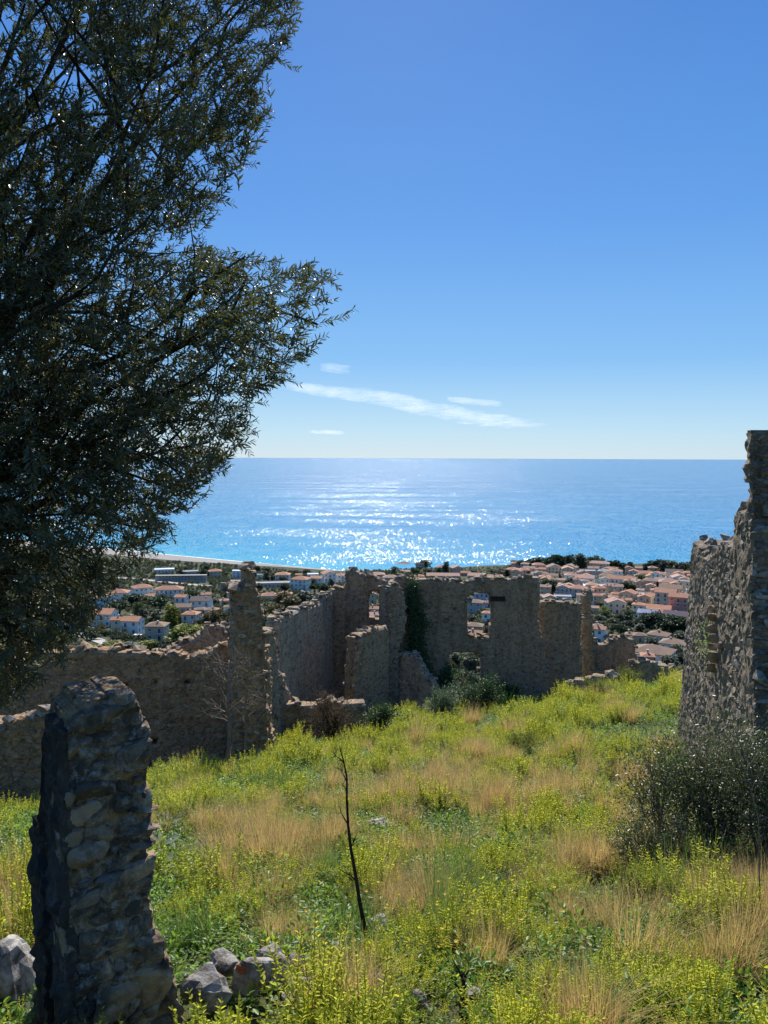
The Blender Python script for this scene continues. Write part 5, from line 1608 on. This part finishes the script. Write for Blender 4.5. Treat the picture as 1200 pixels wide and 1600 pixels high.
hs('above the set back flat topped wall', (843, 938, 10, 1, 'g', 'cream', 'pink', -5), (852, 930, 16, 2, 'g', 'beige', 'faded', -4), (858, 941, 21, 1, 'p', 'tan', 'faded', 12), (880, 931, 20, 2, 'p', 'grey', 'faded', -10), (879, 940, 24, 1, 'f', 'pale blue', 'grey', 4), (903, 933, 27, 2, 'h', 'grey', 'terracotta', -16), (907, 944, 12, 2, 'g', 'cream', 'pink', 8))
hs('in the middle of the crowded town', (935, 932, 20, 2, 'h', 'tan', 'terracotta', 12), (945, 938, 18, 1, 'h', 'pinkish', 'pink', -10), (963, 935, 15, 1, 'h', 'cream', 'terracotta', -8), (982, 942, 25, 2, 'p', 'beige', 'terracotta', -16), (985, 926, 18, 1, 'g', 'tan', 'brown', -20), (1001, 936, 24, 1, 'f', 'grey', 'grey', 6), (1027, 927, 13, 1, 'g', 'cream', 'terracotta', 5), (1048, 933, 30, 2, 'g', 'tan', 'brown', -5), (1080, 937, 14, 2, 'f', 'cream', 'grey', 5))
hs('along the lower edge of the town', (929, 958, 11, 1, 'g', 'cream', 'pink', 6), (961, 958, 29, 2, 'p', 'cream', 'faded', 14), (998, 962, 18, 2, 'h', 'cream', 'orange', -10), (1020, 946, 17, 2, 'g', 'white', 'orange', -12), (1041, 949, 29, 3, 'g', 'cream', 'terracotta', -10), (1061, 958, 27, 3, 'g', 'salmon', 'terracotta', -8), (1027, 961, 37, 1, 'g', 'white', 'orange', -6), (1012, 967, 26, 1, 'g', 'white', 'blue', -8), (1033, 966, 16, 1, 'g', 'pinkish', 'terracotta', -8), (1056, 971, 32, 1, 'g', 'grey', 'plum', -6))
hs('among trees just beyond the rounded wall fragment', (933, 989, 17, 1, 'h', 'tan', 'brown', 10), (938, 1006, 16, 2, 'g', 'white', 'terracotta', -10), (953, 1008, 18, 1, 'h', 'beige', 'brown', 8), (985, 1003, 14, 1, 'h', 'tan', 'brown', -6), (998, 1004, 20, 1, 'h', 'beige', 'brown', 14), (1029, 1004, 30, 1, 'h', 'white', 'brown', -14), (1052, 1019, 36, 1, 'h', 'white', 'brown', -12), (1020, 1035, 58, 1, 'h', 'white', 'brown', -14), (1011, 1040, 17, 1, 'h', 'pinkish', 'terracotta', 6))

hr = random.Random(5)
STW = {1: 'low', 2: 'two-storey', 3: 'three-storey'}
RKW = {'g': 'gable roof', 'h': 'hipped roof', 'p': 'front gable roof', 'f': 'flat roof'}
HOUSE_XY = []
for rowname, items in H:
    items = sorted(items)
    for i, (px, py, wp, st, kd, wc, rc, yaw) in enumerate(items):
        lab = '%s %s house, %s %s, %s %s' % (wc, STW[st], rc, RKW[kd], ORD[i], rowname)
        o = house_at(px, py, wp, st, kd, wc, rc, yaw, hr, lab, 'houses of the coastal town')
        HOUSE_XY.append((o.location.x, o.location.y, wp * o.location.length / FPX * 0.6 + 3))

# smaller houses between the larger ones of the crowded town
inf = random.Random(44)
for ry, rn in ((897, 'nearest the pine belt'), (905, 'just below the pine belt'), (912, 'in the upper town'), (919, 'in the middle town'), (927, 'in the lower middle town'), (936, 'in the lower town'), (946, 'at the foot of the town')):
    n_ = 0
    px = 800 + inf.uniform(0, 10)
    while px < 1090:
        wp = inf.uniform(11, 17)
        x0_ = 846 if ry < 930 else 918
        yy = ry + inf.uniform(-2.5, 2.5)
        if px > (800 if ry < 906 else x0_):
            q = at(px, yy, 150)
            rad_ = wp * q.length / FPX * 0.55
            if all((q.x - a) ** 2 + (q.y + 3 - b) ** 2 > (0.62 * (rad_ + c)) ** 2 for a, b, c in HOUSE_XY):
                wc, rc = inf.choice(['cream', 'white', 'beige', 'tan', 'pinkish', 'grey']), inf.choice(['terracotta', 'orange', 'brown', 'pink', 'faded', 'terracotta'])
                kd = inf.choice('hgp'); st = inf.choice((1, 2, 2))
                if n_ < 18:
                    o = house_at(px, yy, wp, st, kd, wc, rc, inf.uniform(-20, 20), hr, '%s small %s house with %s %s, %s' % (ORD[n_], wc, rc, RKW[kd].replace('front ', ''), rn), 'small houses packed between larger ones')
                    HOUSE_XY.append((o.location.x, o.location.y, wp * o.location.length / FPX * 0.6 + 2))
                    n_ += 1
        px += inf.uniform(9, 15)

# long unfinished concrete row behind the beach
def concrete_row():
    q0, q1 = at(243, 908), at(330, 908)
    q1.y = q0.y + 4
    e = (q1 - q0); e.z = 0; Lr = e.length
    root = empty('concrete_building', q0, math.atan2(e.y, e.x))
    tag(root, 'long unfinished grey concrete building with a row of open bays behind the beach', 'building', None, 'thing')
    link('back_wall', pymesh('back_wall', *boxv(0, Lr, 4, 4.3, -4, 4.4)), M['wall_grey'], root)
    link('roof', pymesh('roof', *boxv(-0.4, Lr + 0.4, -0.4, 4.7, 4.42, 4.8)), M['roof_grey'], root)
    link('floor', pymesh('floor', *boxv(0, Lr, -0.2, 3.98, -4, 0.2)), M['wall_grey'], root)
    n = 17
    for i in range(n):
        x = Lr * i / (n - 1)
        link('column', pymesh('column', *boxv(x - 0.4, x + 0.4, 0, 0.5, 0.2, 4.41)), M['wall_grey'], root)
    HOUSE_XY.append((q0.x + Lr / 2, q0.y + 3, 12))
    HOUSE_XY.append((q0.x + Lr / 5, q0.y + 3, 12)); HOUSE_XY.append((q0.x + Lr * 0.8, q0.y + 3, 12))
concrete_row()

# outer stair on the white villa, awning, poles
def awning():
    q = at(215, 1000)
    root = empty('awning', q, R(-8))
    tag(root, 'white sloping awning over the dark hedge below the white villa', 'awning', None, 'thing')
    link('cover', pymesh('cover', *boxv(-1.8, 1.8, -1.2, 1.2, 2.3, 2.4)), M['trim'], root)
    for sx_ in (-1.7, 1.7):
        link('post', pymesh('post', *boxv(sx_ - 0.06, sx_ + 0.06, -1.1, -0.98, -1, 2.29)), M['rail'], root)
awning()
def pole(px, py, h, label):
    q = at(px, py)
    root = empty('utility_pole', q)
    tag(root, label, 'utility pole', None, 'thing')
    link('shaft', mat_mesh('shaft', [(M['bark'], [tube_arrays([(0, 0, -1), (0, 0, h)], [0.16, 0.11], 6)])]), None, root)
    link('crossarm', pymesh('crossarm', *boxv(-0.8, 0.8, -0.07, 0.07, h - 0.9, h - 0.75)), M['bark'], root)
pole(304, 981, 8.5, 'dark wooden utility pole in front of the orange roofed white house')
pole(192, 1006, 7.5, 'slim utility pole standing by the hedge below the cream villa')

# ------------------------------------------------------------------ trees of the plain
trs = np.random.RandomState(31)
def crown_mesh(name, mat, blobs, n, leaf, seed, up=0.4):
    rs = np.random.RandomState(seed)
    w_ = np.array([b[3] * b[4] for b in blobs]); w_ = w_ / w_.sum()
    idx = rs.choice(len(blobs), n, p=w_)
    B = np.array(blobs)[idx]
    d = unit(rs.normal(0, 1, (n, 3)))
    rr = (rs.uniform(0.35, 1, n) ** 0.5)[:, None] * rs.uniform(0.85, 1.12, (n, 1))
    P = B[:, :3] + d * rr * np.stack([B[:, 3], B[:, 3], B[:, 4]], 1)
    D = d + rs.normal(0, 0.6, (n, 3))
    U = rs.normal(0, 0.6, (n, 3)) + d * 0.5 + np.array([0, 0, up])
    L = leaf * rs.uniform(0.6, 1.35, n)
    v, q = leaf_arrays(P, D, U, L, L * 0.62)
    return mat_mesh(name, [(M[mat], [(v, q)])])
def blobs_for(kind, r):
    B = []
    if kind == 'umbrella':       # unit height 1
        for k in range(9):
            a = r.uniform(0, 6.28); d = r.uniform(0, 0.38)
            B.append((math.cos(a) * d, math.sin(a) * d, 0.72 + r.uniform(-0.05, 0.08) - d * 0.2, r.uniform(0.17, 0.26), r.uniform(0.12, 0.18)))
    elif kind == 'round':
        for k in range(11):
            a = r.uniform(0, 6.28); z = r.uniform(0.28, 0.86); d = r.uniform(0.0, 0.32) * (1.1 - abs(z - 0.5))
            B.append((math.cos(a) * d, math.sin(a) * d, z, r.uniform(0.13, 0.22), r.uniform(0.12, 0.18)))
    elif kind == 'tall':
        for k in range(11):
            a = r.uniform(0, 6.28); z = 0.14 + 0.78 * k / 10; d = r.uniform(0.0, 0.08)
            B.append((math.cos(a) * d, math.sin(a) * d, z, r.uniform(0.09, 0.15) * (1.15 - z * 0.6), 0.11))
    elif kind == 'column':
        for k in range(10):
            z = 0.08 + 0.86 * k / 9
            B.append((r.gauss(0, 0.006), r.gauss(0, 0.006), z, 0.085 * (1.05 - z * z * 0.8), 0.09))
    return B
CROWNS = {}
def crown_variant(kind, mat, r):
    k = (kind, mat, r.randrange(3))
    if k not in CROWNS:
        bl = blobs_for(kind, random.Random(hash(str(k)) % 999 if False else sum(ord(c) for c in str(k))))
        CROWNS[k] = (crown_mesh('crown', mat, bl, {'umbrella': 1500, 'round': 1400, 'tall': 1000, 'column': 700}[kind], {'umbrella': 0.085, 'round': 0.085, 'tall': 0.07, 'column': 0.05}[kind], sum(ord(c) for c in str(k)) + 1))
        v, q = tube_arrays([(0, 0, -0.12), (0.01, 0, 0.3), (-0.01, 0.01, 0.62)], [0.035, 0.025, 0.012], 6)
        st = [(v, q)]
        rr_ = random.Random(7)
        for _ in range(4):
            a = rr_.uniform(0, 6.28)
            st.append(tube_arrays([(0, 0, 0.35), (0.1 * math.cos(a), 0.1 * math.sin(a), 0.5), (0.22 * math.cos(a), 0.22 * math.sin(a), 0.66)], [0.016, 0.012, 0.006], 4))
        CROWNS[k] = (CROWNS[k], mat_mesh('trunk', [(M['bark'], st)]))
    return CROWNS[k]
TREE_XY = []
DESC = {('umbrella', 'pine'): 'dark umbrella pine', ('round', 'pine'): 'dark rounded pine', ('round', 'broad'): 'mid green bushy tree', ('round', 'greyolive'): 'grey green olive tree', ('round', 'lime'): 'bright lime green tree', ('round', 'autumn'): 'brownish thin leaved tree', ('tall', 'broad'): 'tall green poplar like tree', ('tall', 'greyolive'): 'tall grey green tree', ('tall', 'autumn'): 'tall brownish tree', ('tall', 'lime'): 'tall pale green tree', ('column', 'pine'): 'slim dark cypress', ('tall', 'pine'): 'tall dark conifer'}
def tree_at(px, py, w_px, h_px, kind, mat, r, label):
    q = at(px, py, 120)
    k = q.length / FPX
    cm, tm = crown_variant(kind, mat, r)
    s0 = {'umbrella': 1.15, 'round': 0.85, 'tall': 0.42, 'column': 0.19}[kind]
    hh = h_px * k
    ww = w_px * k * 1.28 / s0
    hh *= 1.12
    root = empty('tree', (q.x, q.y, q.z), r.uniform(0, 6.28))
    o1 = bpy.data.objects.new('trunk', tm); o2 = bpy.data.objects.new('crown', cm)
    for o in (o1, o2):
        COL.objects.link(o); o.parent = root; o.scale = (ww, ww, hh)
    root.name = 'umbrella_pine' if kind == 'umbrella' else 'cypress' if kind == 'column' else 'tree'
    tag(root, label, 'tree', 'trees on the coastal plain', 'thing')
    TREE_XY.append((q.x, q.y))
T = []
def ts(row, *items):
    T.append((row, items))
ts('by the houses beneath the olive tree', (187, 964, 42, 22, 'umbrella', 'pine'), (165, 968, 16, 13, 'round', 'greyolive'), (215, 965, 16, 20, 'round', 'broad'), (225, 969, 14, 16, 'round', 'greyolive'), (192, 972, 18, 10, 'round', 'pine'), (128, 985, 26, 16, 'round', 'greyolive'), (143, 1000, 22, 14, 'round', 'broad'), (177, 985, 10, 12, 'round', 'greyolive'))
ts('in front of the long white villa', (250, 957, 46, 24, 'umbrella', 'pine'), (297, 944, 36, 19, 'umbrella', 'pine'), (244, 971, 12, 16, 'column', 'pine'), (267, 983, 22, 33, 'tall', 'lime'), (249, 975, 12, 12, 'round', 'greyolive'), (279, 978, 14, 20, 'round', 'broad'), (334, 940, 14, 10, 'round', 'broad'), (352, 936, 9, 8, 'round', 'pine'), (223, 942, 18, 13, 'round', 'broad'), (206, 950, 26, 17, 'round', 'pine'), (180, 925, 14, 12, 'round', 'greyolive'), (336, 943, 20, 9, 'round', 'greyolive'))
ts('over the rising dark wall', (285, 1010, 50, 30, 'round', 'lime'), (305, 1002, 30, 26, 'round', 'lime'), (328, 992, 34, 32, 'round', 'autumn'), (342, 984, 24, 26, 'round', 'autumn'), (352, 976, 26, 20, 'round', 'pine'), (312, 992, 20, 22, 'round', 'autumn'), (258, 1014, 18, 14, 'round', 'pine'), (232, 1014, 30, 14, 'round', 'lime'), (205, 1018, 30, 12, 'round', 'greyolive'), (172, 1018, 34, 14, 'round', 'lime'), (140, 1018, 22, 12, 'round', 'lime'))
ts('in the gardens along the beach', (290, 892, 8, 6, 'round', 'greyolive'), (283, 899, 12, 9, 'round', 'pine'), (322, 893, 11, 10, 'round', 'pine'), (318, 902, 15, 12, 'round', 'pine'), (334, 893, 9, 6, 'round', 'broad'), (352, 900, 12, 8, 'round', 'broad'), (403, 895, 10, 9, 'round', 'pine'), (418, 895, 16, 8, 'umbrella', 'pine'), (417, 908, 11, 13, 'round', 'pine'), (426, 911, 6, 15, 'column', 'pine'), (438, 898, 11, 7, 'round', 'pine'), (440, 911, 16, 9, 'umbrella', 'pine'), (453, 898, 8, 6, 'round', 'broad'), (463, 900, 10, 8, 'round', 'pine'), (461, 908, 10, 9, 'round', 'broad'), (478, 900, 11, 9, 'round', 'pine'), (510, 900, 10, 5, 'round', 'broad'), (546, 897, 14, 7, 'round', 'broad'))
ts('in the hollow between pier and gable', (488, 917, 13, 12, 'round', 'pine'), (491, 927, 18, 14, 'round', 'pine'), (507, 932, 22, 20, 'round', 'pine'), (518, 925, 10, 18, 'tall', 'pine'), (524, 936, 20, 16, 'round', 'broad'), (444, 924, 16, 13, 'round', 'pine'), (440, 950, 30, 22, 'round', 'autumn'), (454, 965, 34, 30, 'round', 'autumn'), (430, 975, 30, 28, 'round', 'autumn'), (474, 958, 28, 30, 'tall', 'greyolive'), (483, 950, 26, 22, 'round', 'greyolive'), (497, 950, 24, 20, 'round', 'greyolive'), (420, 985, 22, 22, 'tall', 'lime'), (438, 994, 20, 18, 'round', 'broad'), (420, 950, 18, 10, 'round', 'broad'), (404, 925, 14, 12, 'round', 'greyolive'), (414, 968, 16, 16, 'round', 'autumn'))
ts('on the headland above the big broken wall', (618, 899, 14, 12, 'round', 'broad'), (626, 901, 16, 9, 'round', 'pine'), (648, 899, 13, 13, 'round', 'broad'), (662, 888, 20, 12, 'round', 'pine'), (668, 896, 14, 8, 'round', 'broad'), (696, 898, 11, 18, 'tall', 'pine'), (686, 897, 9, 9, 'round', 'broad'), (738, 898, 16, 8, 'round', 'broad'), (772, 897, 18, 9, 'round', 'broad'), (785, 898, 16, 10, 'round', 'greyolive'), (797, 893, 14, 9, 'round', 'broad'), (665, 905, 8, 7, 'round', 'pine'), (758, 901, 12, 6, 'round', 'broad'))
ts('in the pine belt along the sea', (806, 886, 16, 9, 'round', 'greyolive'), (817, 889, 18, 12, 'round', 'pine'), (829, 888, 18, 13, 'round', 'pine'), (842, 888, 20, 14, 'round', 'pine'), (855, 890, 20, 18, 'round', 'pine'), (867, 891, 22, 22, 'umbrella', 'pine'), (879, 891, 18, 20, 'round', 'pine'), (889, 892, 20, 22, 'umbrella', 'pine'), (898, 893, 16, 18, 'round', 'broad'), (907, 894, 24, 27, 'round', 'pine'), (921, 890, 16, 17, 'round', 'pine'), (931, 889, 12, 18, 'tall', 'greyolive'), (940, 891, 12, 16, 'tall', 'broad'), (953, 893, 16, 15, 'round', 'pine'), (962, 894, 16, 15, 'round', 'pine'), (972, 895, 16, 14, 'round', 'pine'), (984, 896, 13, 16, 'round', 'pine'), (1008, 895, 16, 13, 'round', 'pine'), (1018, 895, 18, 17, 'round', 'pine'), (1028, 895, 14, 17, 'tall', 'pine'), (1038, 898, 16, 19, 'tall', 'greyolive'), (1050, 897, 18, 17, 'tall', 'broad'), (1060, 899, 16, 16, 'tall', 'greyolive'), (1070, 900, 18, 18, 'round', 'greyolive'), (1082, 902, 18, 20, 'round', 'broad'))
ts('between the houses of the crowded town', (871, 908, 10, 13, 'column', 'pine'), (791, 900, 8, 9, 'column', 'pine'), (826, 902, 8, 9, 'round', 'pine'), (852, 921, 18, 14, 'round', 'broad'), (862, 927, 16, 20, 'round', 'pine'), (887, 918, 8, 14, 'column', 'pine'), (896, 916, 14, 12, 'round', 'broad'), (880, 920, 12, 10, 'round', 'broad'), (998, 915, 18, 14, 'round', 'broad'), (974, 926, 24, 14, 'round', 'pine'), (988, 926, 16, 11, 'round', 'pine'), (1020, 924, 12, 9, 'round', 'pine'), (1000, 943, 14, 9, 'round', 'greyolive'), (985, 949, 12, 9, 'round', 'broad'), (938, 947, 12, 7, 'round', 'broad'), (1070, 948, 8, 7, 'round', 'broad'), (944, 960, 14, 12, 'round', 'lime'), (976, 955, 12, 10, 'round', 'broad'), (1012, 934, 12, 8, 'round', 'broad'))
ts('in the groves under the town', (935, 972, 18, 12, 'round', 'greyolive'), (950, 970, 18, 14, 'round', 'broad'), (955, 979, 20, 12, 'round', 'broad'), (938, 982, 16, 10, 'round', 'greyolive'), (968, 974, 18, 14, 'round', 'greyolive'), (980, 972, 18, 16, 'round', 'broad'), (984, 985, 16, 14, 'round', 'greyolive'), (970, 999, 32, 20, 'umbrella', 'pine'), (962, 985, 14, 9, 'round', 'greyolive'), (996, 979, 12, 12, 'round', 'greyolive'), (1009, 985, 28, 24, 'round', 'pine'), (1028, 985, 26, 22, 'round', 'pine'), (1050, 990, 34, 26, 'round', 'pine'), (1066, 990, 22, 22, 'round', 'pine'), (1000, 990, 12, 13, 'column', 'pine'), (1012, 995, 14, 10, 'round', 'broad'), (1060, 1004, 22, 14, 'round', 'greyolive'), (1020, 1012, 22, 14, 'round', 'greyolive'), (1038, 1000, 14, 8, 'round', 'broad'), (940, 998, 12, 10, 'round', 'lime'), (955, 998, 12, 9, 'round', 'broad'), (1062, 1030, 26, 22, 'round', 'greyolive'), (1045, 1044, 24, 16, 'round', 'greyolive'), (1070, 1044, 24, 20, 'round', 'greyolive'), (975, 1004, 10, 8, 'round', 'broad'))
ts('seen through the window holes of the ruin', (585, 940, 12, 11, 'round', 'pine'), (580, 951, 16, 9, 'round', 'broad'), (735, 945, 12, 10, 'round', 'broad'), (756, 962, 14, 10, 'round', 'broad'), (738, 975, 16, 12, 'round', 'pine'), (748, 979, 12, 9, 'round', 'broad'), (764, 992, 14, 12, 'round', 'greyolive'), (756, 985, 12, 7, 'round', 'broad'))
ts('beyond the doorway of the big wall', (712, 1042, 20, 20, 'round', 'pine'), (735, 1058, 26, 30, 'round', 'greyolive'), (708, 1060, 12, 14, 'round', 'broad'), (750, 1052, 14, 18, 'round', 'pine'))
tr_ = random.Random(8)
NUM = ['first', 'second', 'third', 'fourth', 'fifth', 'sixth', 'seventh', 'eighth', 'ninth', 'tenth', 'eleventh', 'twelfth', 'thirteenth', 'fourteenth', 'fifteenth']
for rowname, items in T:
    cnt = {}
    for px, py, wp, hp, kd, mt in sorted(items):
        dsc = DESC[(kd, mt)]
        k = cnt.get(dsc, 0); cnt[dsc] = k + 1
        tree_at(px, py, wp, hp, kd, mt, tr_, '%s, %s of its kind %s' % (dsc, NUM[k], rowname))

def palm(px, py, h_px, label):
    r = random.Random(int(px))
    q = at(px, py)
    k = q.length / FPX
    h = h_px * k
    root = empty('palm_tree', q)
    tag(root, label, 'palm tree', 'palms by the beach', 'thing')
    link('trunk', mat_mesh('trunk', [(M['bark'], [tube_arrays([(0, 0, -0.5), (0.1, 0, h * 0.5), (0, 0, h * 0.8)], [0.28, 0.22, 0.2], 6)])]), None, root)
    parts = []
    for i in range(22):
        a = i * 2.4; el = r.uniform(-0.2, 1.1)
        P, D, U, L, W = [], [], [], [], []
        for s in range(9):
            f = (s + 1) / 9
            p = Vector((0, 0, h * 0.8)) + Vector((math.cos(a), math.sin(a), el)) * (2.6 * f) - Vector((0, 0, 1.5 * f * f))
            for sg in (-1, 1):
                P.append(p); D.append((math.cos(a) * 0.7 - sg * math.sin(a), math.sin(a) * 0.7 + sg * math.cos(a), -0.3)); U.append((0, 0, 1)); L.append(0.75 * (1.2 - f * 0.6)); W.append(0.14)
        parts.append(leaf_arrays(P, D, U, L, W))
    link('fronds', mat_mesh('fronds', [(M['palm'], parts)]), None, root)
palm(361, 893, 9, 'palm tree by the beach above the white flat roofed house')
palm(387, 893, 9, 'palm tree on the beach just left of the tall pier top')
palm(350, 893, 7, 'shorter palm tree left of the other beach palms')
palm(433, 941, 14, 'palm tree standing between the two terracotta roofed bungalows')

# hedge
def hedge(px0, px1, py, h, label, mat='pine'):
    q0, q1 = at(px0, py), at(px1, py)
    o = Vector((q0 + q1) / 2)
    rs = np.random.RandomState(int(px0))
    n = 1500
    f = rs.uniform(0, 1, n)
    P = np.array(tuple(q0 - o)) * (1 - f[:, None]) + np.array(tuple(q1 - o)) * f[:, None]
    P = P + rs.normal(0, 0.7, (n, 3)) * np.array([1, 1, 0]) + np.stack([0 * f, 0 * f, rs.uniform(-0.5, h, n)], 1)
    D = rs.normal(0, 1, (n, 3)); U = rs.normal(0, 1, (n, 3)) + np.array([0, 0, 0.6])
    L = rs.uniform(0.4, 0.9, n)
    ob = link('hedge', mat_mesh('hedge', [(M[mat], [leaf_arrays(P, D, U, L, L * 0.6)])]), None, None, o)
    tag(ob, label, 'hedge', None, 'thing')
hedge(172, 228, 1003, 3.0, 'long dark clipped hedge below the cream and white villas')
hedge(228, 262, 972, 2.0, 'pale green hedge in the gardens behind the beige house', 'broad')
hedge(150, 172, 994, 2.2, 'short dark hedge along the road beneath the white villa')

# scrub on the plain: too many bushes to count
SCR = []
sr = random.Random(99)
scr_meshes = []
for i, mt in enumerate(('broad', 'greyolive', 'pine', 'autumn', 'greyolive', 'broad')):
    scr_meshes.append(crown_mesh('scrub', mt, [(x, y, z - 0.22, a, b) for x, y, z, a, b in blobs_for('round', random.Random(60 + i))], 240, 0.13, 80 + i))
H2 = [(a, b, c * c) for a, b, c in HOUSE_XY]
ROADS = [q for pl in ([(120, 990), (150, 1000), (185, 1012), (230, 1030)], [(180, 903), (215, 905), (250, 909), (300, 914), (325, 916)]) for q in px_path(pl, 4)]
n_try = 0
while len(SCR) < 9500 and n_try < 60000:
    n_try += 1
    y = math.sqrt(sr.uniform(170 ** 2, 900 ** 2)); x = sr.uniform(-0.56, 0.50) * y
    if y > lerp_tab(SHORE, x) - (75 if x < -40 else 12): continue
    if noise.noise((x * 0.013, y * 0.013, 4)) < sr.uniform(-0.7, 0.1) and not (x < -60 and 560 < y < 760): continue
    if any((x - a) ** 2 + (y - b) ** 2 < c for a, b, c in H2): continue
    if any((x - a) ** 2 + (y - b) ** 2 < 64 for a, b in ROADS): continue
    town = 0 if x < 70 or y < 480 else 1
    s = sr.uniform(2.0, 4.6) * (0.55 if town else 1.0)
    SCR.append((x, y, ground(x, y), 0, 0, sr.uniform(0, 6.28), s, sr.randrange(6)))
scatter('scrub', SCR, scr_meshes, 'low scrub and garden bushes filling the plain between houses', 'scrub')

# ------------------------------------------------------------------ thin clouds low over the sea
t = NT('thin cloud')
p = t.pos()
mp = t.n('Mapping'); mp.inputs['Scale'].default_value = (0.0011, 0.00042, 0.0008); mp.inputs['Rotation'].default_value = (0, 0, R(24))
t.l(p, mp.inputs['Vector'])
nz_ = t.noise(1.0, 8, 0.66, mp.outputs[0])
at_ = t.n('Attribute', attribute_name='cover')
a_ = t.math('SUBTRACT', t.math('ADD', t.math('MULTIPLY', at_.outputs['Fac'], 0.75), t.math('MULTIPLY', nz_, 2.6)), 1.62)
al = t.ramp(a_, [(0.0, (0, 0, 0)), (0.6, (0.32,) * 3), (1.15, (0.85,) * 3)])
df = t.n('BsdfDiffuse'); df.inputs[0].default_value = (0.9, 0.9, 0.9, 1)
tl = t.n('BsdfTranslucent'); tl.inputs[0].default_value = (0.95, 0.95, 0.95, 1)
m1 = t.n('MixShader'); m1.inputs[0].default_value = 0.75
t.l(df.outputs[0], m1.inputs[1]); t.l(tl.outputs[0], m1.inputs[2])
tp = t.n('BsdfTransparent')
m2 = t.n('MixShader')
t.l(al, m2.inputs[0]); t.l(tp.outputs[0], m2.inputs[1]); t.l(m1.outputs[0], m2.inputs[2])
M['cloud'] = t.done(m2.outputs[0])
def cloud(pts_px, half_px, alt, label, nseg=40, nw=10):
    """a flat lens of thin cloud at one altitude, its centre line given where it is seen"""
    line = []
    for i in range(nseg + 1):
        f = i / nseg * (len(pts_px) - 1)
        k = min(len(pts_px) - 2, int(f)); g = f - k
        line.append((pts_px[k][0] * (1 - g) + pts_px[k + 1][0] * g, pts_px[k][1] * (1 - g) + pts_px[k + 1][1] * g, i / nseg))
    V, F, C = [], [], []
    for lay in (0, 1):
        for (a, b, f) in line:
            hw = half_px * (math.sin(math.pi * min(1, max(0, f * 0.94 + 0.03))) ** 0.7 + 0.05)
            for j in range(nw + 1):
                s = j / nw * 2 - 1
                r_ = raydir(a, b + s * hw)
                q = r_ * (alt / max(0.008, r_.z))
                th = 45 * (1 - s * s) * (1 if lay else -1)
                V.append((q.x, q.y, q.z + th)); C.append((1 - s * s) * min(1, 8 * f) * min(1, 5 * (1 - f)))
    o_ = (nseg + 1) * (nw + 1)
    for lay in (0, 1):
        for i in range(nseg):
            for j in range(nw):
                A_ = lay * o_ + i * (nw + 1) + j
                F.append((A_, A_ + 1, A_ + nw + 2, A_ + nw + 1))
    me = pymesh('cloud', V, F)
    at2 = me.attributes.new('cover', 'FLOAT', 'POINT'); at2.data.foreach_set('value', C)
    o = link('cloud', me, M['cloud'], smooth=True)
    tag(o, label, 'cloud', None, 'thing')
cloud([(415, 598), (500, 610), (580, 618), (660, 635), (740, 652), (810, 661), (875, 668)], 15, 1500, 'long thin white streak of cloud slanting down to the right over the sea')
cloud([(494, 573), (525, 576), (558, 578)], 9, 1700, 'small white wisp of cloud above the start of the long streak')
cloud([(690, 622), (740, 628), (805, 633)], 6, 1650, 'faint wisp of cloud just above the middle of the long streak')
cloud([(480, 674), (515, 676), (545, 677)], 4, 1500, 'tiny pale cloud low over the horizon below the long streak')
